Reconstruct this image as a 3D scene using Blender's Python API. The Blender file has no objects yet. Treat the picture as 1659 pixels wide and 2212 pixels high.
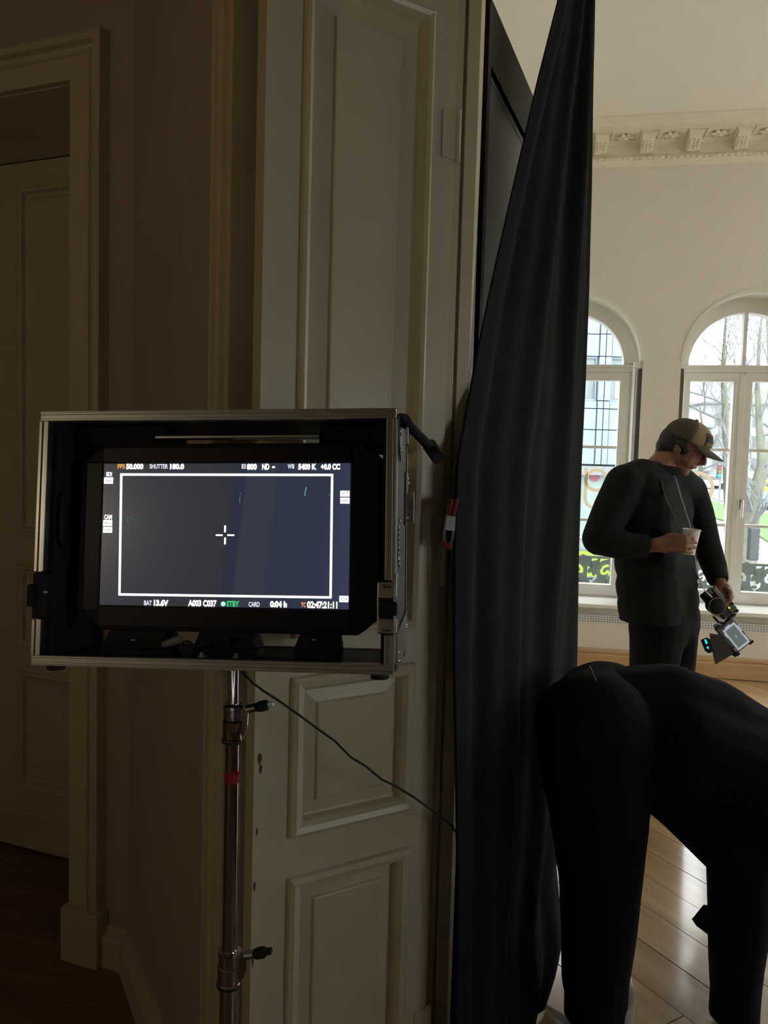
import bpy, bmesh, math, random
from math import sin, cos, pi, radians, atan2, sqrt
from mathutils import Vector, Matrix

random.seed(7)
SC = bpy.context.scene
COL = SC.collection

# ------------------------------------------------------------------ camera
W, H, F = 1659, 2212, 1640.0
PITCH, ROLL, EYE = radians(3.65), radians(1.6), 1.55
CAM_ROT = Matrix.Rotation(pi / 2 - PITCH, 4, 'X') @ Matrix.Rotation(ROLL, 4, 'Z')
CAM_M = Matrix.Translation((0, 0, EYE)) @ CAM_ROT
cd = bpy.data.cameras.new('camera')
cd.sensor_fit = 'VERTICAL'
cd.sensor_height = 36.0
cd.lens = F * 36.0 / H
cd.clip_start = 0.02
cd.clip_end = 400
cam = bpy.data.objects.new('camera', cd)
cam.matrix_world = CAM_M
COL.objects.link(cam)
SC.camera = cam

# ------------------------------------------------------------------ sky, light, exposure
SC.view_settings.view_transform = 'Standard'
SC.view_settings.look = 'None'
SC.view_settings.exposure = 0.0
SC.view_settings.gamma = 1.0
SC.view_settings.use_curve_mapping = False
SC.cycles.use_denoising = True
SC.cycles.max_bounces = 8
SC.cycles.diffuse_bounces = 6
SC.cycles.use_adaptive_sampling = True
SC.cycles.adaptive_threshold = 0.06
SC.cycles.transparent_max_bounces = 12
SC.cycles.sample_clamp_indirect = 8.0

SKY = 6.2
FILL_LAMP_W = 16.0
wd = bpy.data.worlds.new('overcast_sky')
SC.world = wd
wd.use_nodes = True
wd.node_tree.nodes['Background'].inputs[0].default_value = (0.96, 0.985, 1.0, 1)
wd.node_tree.nodes['Background'].inputs[1].default_value = SKY


def add_area(name, loc, rot, sx, sy, power, color):
    l = bpy.data.lights.new(name, 'AREA')
    l.shape = 'RECTANGLE'
    l.size, l.size_y = sx, sy
    l.energy = power
    l.color = color
    o = bpy.data.objects.new(name, l)
    o.location = loc
    o.rotation_euler = rot
    COL.objects.link(o)
    return o


# ------------------------------------------------------------------ pixel -> place helpers
CR3 = CAM_ROT.to_3x3()


def ray(x, y):
    return CR3 @ Vector(((x - W / 2) / F, -(y - H / 2) / F, -1.0))


def at(x, y, depth):
    d = ray(x, y)
    return Vector((0, 0, EYE)) + d * (depth / d.y)


def on_slope(x, y, z0, s, y0):
    """point of the sloping street z = z0 + s*(Y-y0) seen at a pixel"""
    d = ray(x, y)
    t = (z0 - s * y0 - EYE) / (d.z - s * d.y)
    return Vector((0, 0, EYE)) + d * t


# ------------------------------------------------------------------ materials
MATS = {}


def mat(name, color, rough=0.6, metal=0.0, var=0.12, scale=8.0, bump=0.0, bscale=60.0, coat=0.0,
        stretch=None, emit=None, estr=0.0, color2=None, sheen=0.0, spec=0.5):
    if name in MATS:
        return MATS[name]
    m = bpy.data.materials.new(name)
    m.use_nodes = True
    nt = m.node_tree
    b = nt.nodes['Principled BSDF']
    tc = nt.nodes.new('ShaderNodeTexCoord')
    mp = nt.nodes.new('ShaderNodeMapping')
    nt.links.new(tc.outputs['Object'], mp.inputs[0])
    if stretch:
        mp.inputs['Scale'].default_value = stretch
    nz = nt.nodes.new('ShaderNodeTexNoise')
    nz.inputs['Scale'].default_value = scale
    nz.inputs['Detail'].default_value = 5
    nt.links.new(mp.outputs[0], nz.inputs[0])
    rp = nt.nodes.new('ShaderNodeValToRGB')
    rp.color_ramp.elements[0].position = 0.3
    rp.color_ramp.elements[1].position = 0.7
    c2 = color2 if color2 else tuple(min(1, c * (1 + var)) for c in color)
    c1 = color if color2 else tuple(c * (1 - var) for c in color)
    rp.color_ramp.elements[0].color = (*c1, 1)
    rp.color_ramp.elements[1].color = (*c2, 1)
    nt.links.new(nz.outputs[0], rp.inputs[0])
    nt.links.new(rp.outputs[0], b.inputs['Base Color'])
    b.inputs['Roughness'].default_value = rough
    b.inputs['Metallic'].default_value = metal
    b.inputs['Coat Weight'].default_value = coat
    b.inputs['Sheen Weight'].default_value = sheen
    b.inputs['Specular IOR Level'].default_value = spec
    if bump:
        n2 = nt.nodes.new('ShaderNodeTexNoise')
        n2.inputs['Scale'].default_value = bscale
        n2.inputs['Detail'].default_value = 4
        nt.links.new(mp.outputs[0], n2.inputs[0])
        bp = nt.nodes.new('ShaderNodeBump')
        bp.inputs['Strength'].default_value = bump
        bp.inputs['Distance'].default_value = 0.01
        nt.links.new(n2.outputs[0], bp.inputs['Height'])
        nt.links.new(bp.outputs[0], b.inputs['Normal'])
    if emit:
        b.inputs['Emission Color'].default_value = (*emit, 1)
        b.inputs['Emission Strength'].default_value = estr
    MATS[name] = m
    return m


def glass_mat(name, tint=(1, 1, 1), refl=0.06):
    if name in MATS:
        return MATS[name]
    m = bpy.data.materials.new(name)
    m.use_nodes = True
    nt = m.node_tree
    nt.nodes.clear()
    out = nt.nodes.new('ShaderNodeOutputMaterial')
    tr = nt.nodes.new('ShaderNodeBsdfTransparent')
    tr.inputs[0].default_value = (*tint, 1)
    gl = nt.nodes.new('ShaderNodeBsdfGlossy')
    gl.inputs['Roughness'].default_value = 0.03
    mx = nt.nodes.new('ShaderNodeMixShader')
    mx.inputs[0].default_value = refl
    nt.links.new(tr.outputs[0], mx.inputs[1])
    nt.links.new(gl.outputs[0], mx.inputs[2])
    nt.links.new(mx.outputs[0], out.inputs[0])
    MATS[name] = m
    return m


def wood_mat(name, c1, c2, rough=0.4, along='X', scale=1.0, coat=0.0, bump=0.15):
    if name in MATS:
        return MATS[name]
    m = bpy.data.materials.new(name)
    m.use_nodes = True
    nt = m.node_tree
    b = nt.nodes['Principled BSDF']
    tc = nt.nodes.new('ShaderNodeTexCoord')
    oi = nt.nodes.new('ShaderNodeObjectInfo')
    ad = nt.nodes.new('ShaderNodeVectorMath')
    ad.operation = 'ADD'
    sc_ = nt.nodes.new('ShaderNodeVectorMath')
    sc_.operation = 'SCALE'
    sc_.inputs['Scale'].default_value = 37.0
    nt.links.new(oi.outputs['Random'], sc_.inputs[0])
    nt.links.new(tc.outputs['Object'], ad.inputs[0])
    nt.links.new(sc_.outputs[0], ad.inputs[1])
    mp = nt.nodes.new('ShaderNodeMapping')
    s = {'X': (0.7, 9, 9), 'Y': (9, 0.7, 9), 'Z': (9, 9, 0.7)}[along]
    mp.inputs['Scale'].default_value = tuple(v * scale for v in s)
    nt.links.new(ad.outputs[0], mp.inputs[0])
    nz = nt.nodes.new('ShaderNodeTexNoise')
    nz.inputs['Scale'].default_value = 2.0
    nz.inputs['Detail'].default_value = 8
    nz.inputs['Distortion'].default_value = 0.6
    nt.links.new(mp.outputs[0], nz.inputs[0])
    rp = nt.nodes.new('ShaderNodeValToRGB')
    rp.color_ramp.elements[0].position = 0.32
    rp.color_ramp.elements[1].position = 0.72
    rp.color_ramp.elements[0].color = (*c1, 1)
    rp.color_ramp.elements[1].color = (*c2, 1)
    nt.links.new(nz.outputs[0], rp.inputs[0])
    hs = nt.nodes.new('ShaderNodeHueSaturation')
    mr = nt.nodes.new('ShaderNodeMapRange')
    mr.inputs['To Min'].default_value = 0.8
    mr.inputs['To Max'].default_value = 1.15
    nt.links.new(oi.outputs['Random'], mr.inputs[0])
    nt.links.new(mr.outputs[0], hs.inputs['Value'])
    nt.links.new(rp.outputs[0], hs.inputs['Color'])
    nt.links.new(hs.outputs[0], b.inputs['Base Color'])
    b.inputs['Roughness'].default_value = rough
    b.inputs['Coat Weight'].default_value = coat
    b.inputs['Coat Roughness'].default_value = 0.12
    b.inputs['Coat IOR'].default_value = 1.65
    bp = nt.nodes.new('ShaderNodeBump')
    bp.inputs['Strength'].default_value = bump
    bp.inputs['Distance'].default_value = 0.004
    nt.links.new(nz.outputs[0], bp.inputs['Height'])
    nt.links.new(bp.outputs[0], b.inputs['Normal'])
    MATS[name] = m
    return m


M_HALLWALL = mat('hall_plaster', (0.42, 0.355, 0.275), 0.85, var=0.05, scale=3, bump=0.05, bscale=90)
M_OLDPAINT = mat('old_cream_paint', (0.56, 0.50, 0.33), 0.42, var=0.05, scale=6, bump=0.10, bscale=25)
M_DOORPAINT = mat('worn_white_door_paint', (0.62, 0.565, 0.38), 0.36, var=0.05, scale=5, bump=0.12, bscale=22)
M_CHIP = mat('chipped_wood', (0.10, 0.06, 0.035), 0.8, var=0.3, scale=60)
M_ROOMWALL = mat('room_plaster', (0.77, 0.735, 0.655), 0.9, var=0.02, scale=2, bump=0.03, bscale=70)
M_CEIL = mat('ceiling_plaster', (0.85, 0.82, 0.725), 0.9, var=0.02, scale=2)
M_STUCCO = mat('cream_stucco', (0.80, 0.765, 0.62), 0.85, var=0.05, scale=14, bump=0.2, bscale=40)
M_WINPAINT = mat('window_paint', (0.80, 0.79, 0.745), 0.35, var=0.03, scale=6)
M_PINE = wood_mat('pine_floor', (0.40, 0.25, 0.115), (0.60, 0.43, 0.225), 0.34, 'X', 1.0, 1.0)
M_REDWOOD = wood_mat('red_brown_floor', (0.16, 0.078, 0.046), (0.27, 0.14, 0.088), 0.5, 'X', 1.0, 0.1)
M_PLINTH = wood_mat('plinth_wood', (0.40, 0.24, 0.11), (0.55, 0.37, 0.19), 0.35, 'X', 0.7, 0.2)
M_SUB = mat('sub_floor', (0.05, 0.035, 0.025), 0.9)
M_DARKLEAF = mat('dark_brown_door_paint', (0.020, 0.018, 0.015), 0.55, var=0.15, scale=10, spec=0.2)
M_DARKPANEL = mat('grey_green_panel', (0.42, 0.44, 0.37), 0.6, var=0.06, scale=4)
M_CURTAIN = mat('black_molton_cloth', (0.0068, 0.0073, 0.0080), 0.95, var=0.35, scale=30, bump=0.25, bscale=300, sheen=0.06, spec=0.1)
M_BLACKCASE = mat('black_case_laminate', (0.022, 0.024, 0.026), 0.55, var=0.2, scale=60, bump=0.15, bscale=250)
M_BLACK = mat('matte_black_plastic', (0.006, 0.0065, 0.0075), 0.6, var=0.2, scale=40, spec=0.25)
M_FOAM = mat('black_foam_lining', (0.006, 0.006, 0.007), 0.95, var=0.3, scale=120)
M_RUBBER = mat('black_rubber', (0.012, 0.012, 0.012), 0.75, var=0.2, scale=40)
M_ALU = mat('brushed_aluminium', (0.40, 0.405, 0.38), 0.34, 1.0, var=0.05, scale=14, stretch=(1, 1, 1))
M_CHROME = mat('polished_chrome', (0.55, 0.55, 0.53), 0.09, 1.0, var=0.03, scale=8)
M_STEEL = mat('nickel_steel', (0.5, 0.505, 0.48), 0.28, 1.0, var=0.08, scale=20)
M_REDTAPE = mat('red_cloth_tape', (0.28, 0.012, 0.012), 0.7, var=0.15, scale=60)
M_REDPLASTIC = mat('red_vinyl', (0.35, 0.02, 0.015), 0.45, var=0.1, scale=30)
M_WHITEPLASTIC = mat('white_plastic', (0.75, 0.75, 0.72), 0.4, var=0.03)
M_SKIN = mat('skin', (0.25, 0.125, 0.08), 0.55, var=0.12, scale=25)
M_HAIR = mat('dark_hair', (0.018, 0.012, 0.009), 0.6, var=0.4, scale=90, stretch=(1, 1, 4), bump=0.4, bscale=120)
M_JACKET = mat('black_jacket_cloth', (0.013, 0.013, 0.0135), 0.9, var=0.25, scale=20, bump=0.3, bscale=14, spec=0.2)
M_TROUSER = mat('black_trouser_cloth', (0.0085, 0.0082, 0.0082), 0.92, var=0.25, scale=20, bump=0.2, bscale=16, spec=0.2)
M_KNIT = mat('black_sweater_knit', (0.007, 0.007, 0.008), 0.95, var=0.3, scale=60, bump=0.2, bscale=180, spec=0.15)
M_CAPTAN = mat('tan_cap_cotton', (0.30, 0.235, 0.15), 0.9, var=0.1, scale=60)
M_CAPMESH = mat('brown_cap_mesh', (0.085, 0.066, 0.045), 0.9, var=0.35, scale=180)
M_CAPBRIM = mat('olive_cap_brim', (0.085, 0.095, 0.065), 0.85, var=0.1, scale=60)
M_PAPER = mat('white_paper', (0.82, 0.80, 0.74), 0.7, var=0.03)
M_PATCHRED = mat('patch_red', (0.13, 0.05, 0.045), 0.9)
M_PATCHBLUE = mat('patch_blue', (0.055, 0.07, 0.085), 0.9)
M_PATCHYEL = mat('patch_yellow', (0.20, 0.14, 0.05), 0.9)
M_STRAP = mat('grey_webbing', (0.12, 0.13, 0.14), 0.8, var=0.3, scale=120)
M_SHOEWHITE = mat('white_leather', (0.7, 0.68, 0.63), 0.5, var=0.05)
M_SHOEBLACK = mat('black_leather', (0.015, 0.015, 0.015), 0.45, var=0.1)
M_GLASS = glass_mat('window_glass', (0.97, 0.985, 0.985), 0.05)
# ------------------------------------------------------------------ mesh builder


class MB:
    def __init__(self):
        self.v, self.f = [], []

    def add(self, verts, faces, M=None):
        n = len(self.v)
        for p in verts:
            p = Vector(p)
            self.v.append(M @ p if M is not None else p)
        self.f += [tuple(i + n for i in q) for q in faces]
        return self

    def box(self, c, s, M=None, bev=0.0):
        x, y, z = s[0] / 2, s[1] / 2, s[2] / 2
        T = Matrix.Translation(c)
        if M is not None:
            T = T @ M
        if bev <= 0:
            vs = [(-x, -y, -z), (x, -y, -z), (x, y, -z), (-x, y, -z), (-x, -y, z), (x, -y, z), (x, y, z), (-x, y, z)]
            fs = [(0, 3, 2, 1), (4, 5, 6, 7), (0, 1, 5, 4), (1, 2, 6, 5), (2, 3, 7, 6), (3, 0, 4, 7)]
            return self.add(vs, fs, T)
        bm = bmesh.new()
        bmesh.ops.create_cube(bm, size=1)
        for v in bm.verts:
            v.co = Vector((v.co.x * 2 * x, v.co.y * 2 * y, v.co.z * 2 * z))
        bmesh.ops.bevel(bm, geom=list(bm.edges), offset=bev, segments=2, affect='EDGES', profile=0.5)
        return self.bm(bm, T)

    def bm(self, bm, T=None):
        bm.verts.index_update()
        self.add([v.co.copy() for v in bm.verts], [tuple(v.index for v in f.verts) for f in bm.faces], T)
        bm.free()
        return self

    def b2(self, x0, x1, y0, y1, z0, z1, bev=0.0):
        return self.box(((x0 + x1) / 2, (y0 + y1) / 2, (z0 + z1) / 2), (abs(x1 - x0), abs(y1 - y0), abs(z1 - z0)), None, bev)

    def tube(self, pts, r, n=10, cap=True, flat=1.0, M=None):
        pts = [Vector(p) for p in pts]
        rs = r if isinstance(r, (list, tuple)) else [r] * len(pts)
        vs, fs = [], []
        prev = None
        for i, p in enumerate(pts):
            t = (pts[min(i + 1, len(pts) - 1)] - pts[max(i - 1, 0)])
            t = t.normalized() if t.length > 1e-9 else Vector((0, 0, 1))
            if prev is None:
                a = Vector((0, 0, 1)) if abs(t.z) < 0.9 else Vector((0, 1, 0))
                u = t.cross(a).normalized()
            else:
                u = (prev - t * prev.dot(t))
                u = u.normalized() if u.length > 1e-6 else t.orthogonal().normalized()
            prev = u
            w = t.cross(u)
            for k in range(n):
                an = 2 * pi * k / n
                vs.append(p + u * (rs[i] * cos(an)) + w * (rs[i] * flat * sin(an)))
        for i in range(len(pts) - 1):
            for k in range(n):
                fs.append((i * n + k, i * n + (k + 1) % n, (i + 1) * n + (k + 1) % n, (i + 1) * n + k))
        if cap:
            fs.append(tuple(reversed(range(n))))
            fs.append(tuple((len(pts) - 1) * n + k for k in range(n)))
        return self.add(vs, fs, M)

    def lathe(self, prof, n=24, M=None, cap=True):
        vs, fs = [], []
        for (r, z) in prof:
            for k in range(n):
                a = 2 * pi * k / n
                vs.append((r * cos(a), r * sin(a), z))
        for i in range(len(prof) - 1):
            for k in range(n):
                fs.append((i * n + k, i * n + (k + 1) % n, (i + 1) * n + (k + 1) % n, (i + 1) * n + k))
        if cap:
            fs.append(tuple(reversed(range(n))))
            fs.append(tuple((len(prof) - 1) * n + k for k in range(n)))
        return self.add(vs, fs, M)

    def prism(self, poly, z0, z1, M=None):
        n = len(poly)
        vs = [(x, y, z0) for x, y in poly] + [(x, y, z1) for x, y in poly]
        fs = [tuple(reversed(range(n))), tuple(range(n, 2 * n))]
        fs += [(i, (i + 1) % n, n + (i + 1) % n, n + i) for i in range(n)]
        return self.add(vs, fs, M)

    def ball(self, c, r, seg=12, rings=8, M=None):
        r = r if isinstance(r, (tuple, list)) else (r, r, r)
        vs, fs = [(0, 0, 1)], []
        for i in range(1, rings):
            th = pi * i / rings
            for k in range(seg):
                a = 2 * pi * k / seg
                vs.append((sin(th) * cos(a), sin(th) * sin(a), cos(th)))
        vs.append((0, 0, -1))
        for k in range(seg):
            fs.append((0, 1 + k, 1 + (k + 1) % seg))
        for i in range(rings - 2):
            for k in range(seg):
                a, b = 1 + i * seg + k, 1 + i * seg + (k + 1) % seg
                fs.append((a, a + seg, b + seg, b))
        L = len(vs) - 1
        o = 1 + (rings - 2) * seg
        for k in range(seg):
            fs.append((o + k, L, o + (k + 1) % seg))
        T = Matrix.Translation(c)
        if M is not None:
            T = T @ M
        T = T @ Matrix.Diagonal((*r, 1))
        return self.add(vs, fs, T)

    def grid(self, fn, nu, nv):
        vs = [fn(i / nu, j / nv) for j in range(nv + 1) for i in range(nu + 1)]
        fs = [(j * (nu + 1) + i, j * (nu + 1) + i + 1, (j + 1) * (nu + 1) + i + 1, (j + 1) * (nu + 1) + i)
              for j in range(nv) for i in range(nu)]
        return self.add(vs, fs)

    def mesh(self, name, m, smooth=False):
        me = bpy.data.meshes.new(name)
        me.from_pydata([tuple(p) for p in self.v], [], self.f)
        bm = bmesh.new()
        bm.from_mesh(me)
        bmesh.ops.recalc_face_normals(bm, faces=bm.faces)
        bm.to_mesh(me)
        bm.free()
        if m:
            me.materials.append(m)
        if smooth:
            me.polygons.foreach_set('use_smooth', [True] * len(me.polygons))
            try:
                me.set_sharp_from_angle(angle=radians(smooth if smooth is not True else 42))
            except Exception:
                pass
        return me

    def build(self, name, m, parent=None, smooth=False):
        return link(name, self.mesh(name, m, smooth), parent)


def link(name, me, parent=None):
    o = bpy.data.objects.new(name, me)
    COL.objects.link(o)
    if parent is not None:
        o.parent = parent
    return o


def tag(o, label, cat, group=None):
    o['label'] = label
    o['category'] = cat
    if group:
        o['group'] = group
    return o


def empty(name, loc=(0, 0, 0), rz=0.0):
    o = bpy.data.objects.new(name, None)
    o.empty_display_size = 0.05
    o.location = loc
    o.rotation_euler = (0, 0, rz)
    COL.objects.link(o)
    return o


def thing(name, label, cat, loc=(0, 0, 0), rz=0.0, group=None):
    return tag(empty(name, loc, rz), label, cat, group)


def struct(o, label=None):
    o['kind'] = 'structure'
    if label:
        o['label'] = label
    return o


def sroot(name, loc, rz, label=None):
    return struct(empty(name, loc, rz), label)


def panel_rings(u0, u1, z0, z1, prof, y0=0.0, mb=None):
    """moulded rectangular panel: prof = [(inset, height towards the viewer)]"""
    mb = mb or MB()
    vs, fs = [], []
    for d, h in prof:
        for (u, z) in ((u0 + d, z0 + d), (u1 - d, z0 + d), (u1 - d, z1 - d), (u0 + d, z1 - d)):
            vs.append((u, y0 - h, z))
    for i in range(len(prof) - 1):
        for k in range(4):
            fs.append((i * 4 + k, i * 4 + (k + 1) % 4, i * 4 + 4 + (k + 1) % 4, i * 4 + 4 + k))
    L = (len(prof) - 1) * 4
    fs.append((L, L + 1, L + 2, L + 3))
    return mb.add(vs, fs)


def text_mesh(body, bold=0.0):
    cu = bpy.data.curves.new('lettering', 'FONT')
    cu.body = body
    cu.offset = bold
    cu.resolution_u = 4
    o = bpy.data.objects.new('lettering', cu)
    COL.objects.link(o)
    dg = bpy.context.evaluated_depsgraph_get()
    dg.update()
    me = bpy.data.meshes.new_from_object(o.evaluated_get(dg))
    bpy.data.objects.remove(o)
    return me


def clip_poly(poly, a, b):
    """keep the part left of the directed line a->b"""
    out = []
    n = len(poly)
    def side(p): return (b[0] - a[0]) * (p[1] - a[1]) - (b[1] - a[1]) * (p[0] - a[0])
    for i in range(n):
        p, q = poly[i], poly[(i + 1) % n]
        sp, sq = side(p), side(q)
        if sp >= 0:
            out.append(p)
        if sp * sq < 0:
            t = sp / (sp - sq)
            out.append((p[0] + (q[0] - p[0]) * t, p[1] + (q[1] - p[1]) * t))
    return out


def clip_convex(poly, hull):
    for i in range(len(hull)):
        poly = clip_poly(poly, hull[i], hull[(i + 1) % len(hull)])
        if len(poly) < 3:
            return []
    return poly


# ------------------------------------------------------------------ plan of the place
WO, WRZ = Vector((1.562, 6.021, 0)), radians(-10)          # window wall frame
WM = Matrix.Translation(WO) @ Matrix.Rotation(WRZ, 4, 'Z')


def wl(u, v, z=0.0):
    return WM @ Vector((u, v, z))


KA = Vector((-0.745, 2.216, 0))                            # corner of the two hall walls
AM = Matrix.Translation(KA) @ Matrix.Rotation(radians(-20), 4, 'Z')
BRZ = radians(-60)
NB = Vector((-0.238, 1.343, 0))                            # free edge of the white leaf
CEIL = 4.12

# ------------------------------------------------------------------ floors


def floor_planks(parent, hull, ang, width, length, z, m, thick=0.022):
    d = Vector((sin(ang), cos(ang)))
    n = Vector((-d.y, d.x))
    ps = [Vector(p) for p in hull]
    s0, s1 = min(p.dot(n) for p in ps), max(p.dot(n) for p in ps)
    t0, t1 = min(p.dot(d) for p in ps), max(p.dot(d) for p in ps)
    k = 0
    s = math.floor(s0 / width) * width
    while s < s1:
        t = t0 - random.random() * length
        while t < t1:
            tl = t + length * (0.85 + 0.3 * random.random())
            g = 0.0016
            quad = [d * t_ + n * s_ for t_, s_ in ((t + g, s + g), (tl - g, s + g), (tl - g, s + width - g), (t + g, s + width - g))]
            quad = [(q.x, q.y) for q in quad]
            a = sum(quad[i][0] * quad[(i + 1) % 4][1] - quad[(i + 1) % 4][0] * quad[i][1] for i in range(4))
            if a < 0:
                quad.reverse()
            poly = clip_convex(quad, hull)
            if len(poly) >= 3:
                c = Vector((sum(p[0] for p in poly) / len(poly), sum(p[1] for p in poly) / len(poly), z))
                R = Matrix.Rotation(-(pi / 2 - ang), 4, 'Z')
                dz = random.uniform(-0.0012, 0.0006)
                lp = [R @ Vector((p[0] - c.x, p[1] - c.y, 0)) for p in poly]
                o = MB().prism([(p.x, p.y) for p in lp], -thick, dz).build('plank', m, parent)
                o.location = c
                o.rotation_euler = (0, 0, pi / 2 - ang)
                k += 1
            t = tl
        s += width
    return k


room_hull = [tuple(wl(u, v).xy) for u, v in ((-0.74, -4.6), (4.2, -4.6), (4.2, 0.0), (-0.74, 0.0))]
fl = sroot('floor', (0, 0, 0), 0, 'pale pine plank floor of the bright room')
sub = MB().prism([tuple(wl(u, v).xy) for u, v in ((-0.9, -4.65), (6.1, -4.65), (6.1, 0.4), (-0.9, 0.4))], -0.12, -0.0225)
sub.build('sub_floor', M_SUB, fl)
floor_planks(fl, room_hull, radians(150), 0.165, 3.2, 0.0, M_PINE)
rest = MB().prism([tuple(wl(u, v).xy) for u, v in ((4.2, -4.6), (6.0, -4.6), (6.0, 0), (4.2, 0))], -0.02, 0.0)
rest.build('plank_field', M_PINE, fl)

hall_edge_a, hall_edge_b = wl(-0.9, -4.6), wl(3.0, -4.6)
fh = sroot('floor', (0, 0, 0), 0, 'dark red-brown plank floor of the dim hall')
MB().prism([(-3.4, -2.6), (3.3, -2.6), (3.3, hall_edge_b.y), (hall_edge_b.x - 0.2, hall_edge_b.y + 0.03), (0.12, 1.66), (-0.3, 2.9), (-3.4, 3.6)], -0.12, -0.0225).build('sub_floor', M_SUB, fh)
door_hull = [(-3.2, 0.4), (0.9, 0.4), (0.35, 1.55), (-0.2, 1.75), (-0.55, 3.0), (-3.2, 3.5)]
hull_c = [(-3.2, 0.6), (1.4, 0.6), (1.4, 1.35), (-0.55, 3.0), (-3.2, 3.5)]
floor_planks(fh, hull_c, radians(103), 0.227, 3.0, 0.0, M_REDWOOD)
MB().prism([(-3.3, -2.5), (3.2, -2.5), (3.2, 0.6), (-3.3, 0.6)], -0.02, 0.0).build('plank_field', M_REDWOOD, fh)

# ------------------------------------------------------------------ bright room shell
WIN_C = [-0.11, 1.23, 2.57, 3.91, 5.25]
R_OUT, R_FR, R_GL, SPRING = 0.53, 0.50, 0.41, 2.40
SILL, WTHK, GLV = 0.47, 0.50, 0.33
wf = sroot('wall_far', WO, WRZ, 'plastered window wall of the bright room')


def arch_wall(u_edges, centers, z_top, y0, y1, m, parent, z_sill, r0, r1):
    mb = MB()
    lo = u_edges[0]
    for c in centers + [None]:
        hi = (c - r0) if c is not None else u_edges[1]
        mb.b2(lo, hi, y0, y1, 0, z_top)
        if c is None:
            break
        mb.b2(c - r0, c + r0, y0, y1, 0, z_sill)
        n = 28
        for i in range(n):
            a0, a1 = pi - pi * i / n, pi - pi * (i + 1) / n
            p = [(c + r0 * cos(a0), SPRING + r0 * sin(a0)), (c + r0 * cos(a1), SPRING + r0 * sin(a1))]
            mb.add([(p[0][0], y0, p[0][1]), (p[1][0], y0, p[1][1]), (p[1][0], y0, z_top), (p[0][0], y0, z_top),
                    (p[0][0], y1, p[0][1]), (p[1][0], y1, p[1][1]), (p[1][0], y1, z_top), (p[0][0], y1, z_top)],
                   [(0, 1, 2, 3), (7, 6, 5, 4), (0, 4, 5, 1), (3, 2, 6, 7), (0, 3, 7, 4), (1, 5, 6, 2)])
        lo = c + r0
    return mb.build('plaster', m, parent)


arch_wall((-0.9, 6.1), WIN_C, CEIL + 0.1, 0.0, WTHK, M_ROOMWALL, wf, SILL, R_OUT, R_OUT)

ceil = struct(MB().prism([tuple(wl(u, v).xy) for u, v in ((-0.9, -4.6), (6.1, -4.6), (6.1, 0.5), (-0.9, 0.5))], CEIL, CEIL + 0.12).build('ceiling', M_CEIL))
wleft = struct(MB().b2(-0.95, -0.75, -4.24, 0.0, 0, CEIL).build('wall_left', M_ROOMWALL))
wleft.matrix_world = WM
# right wall of the bright room with two more tall windows (out of view, daylight only)
wr_ = sroot('wall_right', (0, 0, 0), 0)
wr_.matrix_world = WM
mbw = MB()
lo = -4.24
for c in (-3.2, -1.2):
    mbw.b2(6.0, 6.3, lo, c - 0.6, 0, CEIL)
    mbw.b2(6.0, 6.3, c - 0.6, c + 0.6, 0, 0.5)
    mbw.b2(6.0, 6.3, c - 0.6, c + 0.6, 2.9, CEIL)
    lo = c + 0.6
mbw.b2(6.0, 6.3, lo, 0.0, 0, CEIL)
mbw.build('plaster', M_ROOMWALL, wr_)

# partition between hall and bright room, right of the doorway, and over it
par = sroot('wall_partition', (0, 0, 0), 0)
par.matrix_world = WM
MB().b2(0.78, 6.1, -4.60, -4.24, 0, CEIL).b2(-0.62, 0.78, -4.60, -4.24, 2.86, CEIL).build('plaster', M_ROOMWALL, par)

# ------------------------------------------------------------------ cornice
co = sroot('trim_1', WO, WRZ, 'cream stucco cornice with brackets and rosettes under the ceiling')
prof = [(0.0, 3.86), (-0.03, 3.86), (-0.035, 3.88), (-0.055, 3.895), (-0.055, 3.925), (-0.035, 3.935), (-0.03, 3.945), (-0.03, 4.02),
        (-0.06, 4.05), (-0.20, 4.055), (-0.205, 4.05), (-0.225, 4.05), (-0.225, 4.066), (-0.25, 4.072), (-0.262, 4.085), (-0.31, 4.098), (-0.32, 4.105), (-0.32, CEIL), (0.0, CEIL)]
mb = MB()
n = len(prof)
vs = [(-0.75, y, z) for y, z in prof] + [(6.0, y, z) for y, z in prof]
mb.add(vs, [(i, (i + 1) % n, n + (i + 1) % n, n + i) for i in range(n)] + [tuple(range(n)), tuple(reversed(range(n, 2 * n)))])
mb.build('moulding', M_STUCCO, co)
# egg-and-dart beads along the lower moulding
mbb = MB()
for i in range(120):
    mbb.ball((-0.7 + i * 0.045, -0.056, 3.91), (0.015, 0.008, 0.013), 6, 4)
ob = mbb.build('bead_row', M_STUCCO, co, True)
ob['kind'] = 'stuff'
mod = MB()
sp = [(-0.03, 3.952), (-0.06, 3.948), (-0.085, 3.958), (-0.10, 3.978), (-0.125, 3.998), (-0.155, 4.004), (-0.18, 4.018), (-0.192, 4.04), (-0.192, 4.056), (-0.03, 4.056)]
k = len(sp)
mod.add([(-0.046, y, z) for y, z in sp] + [(0.046, y, z) for y, z in sp],
        [(i, (i + 1) % k, k + (i + 1) % k, k + i) for i in range(k)] + [tuple(range(k)), tuple(reversed(range(k, 2 * k)))])
mod.b2(-0.056, 0.056, -0.2, -0.03, 4.038, 4.054)
for zz, yy in ((3.965, -0.085), (3.985, -0.105), (4.0, -0.14)):
    for s in (-1, 0, 1):
        mod.ball((s * 0.026, yy, zz), (0.017, 0.014, 0.016), 7, 5)
me_mod = mod.mesh('modillion', M_STUCCO, 35)
ros = MB()
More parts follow.
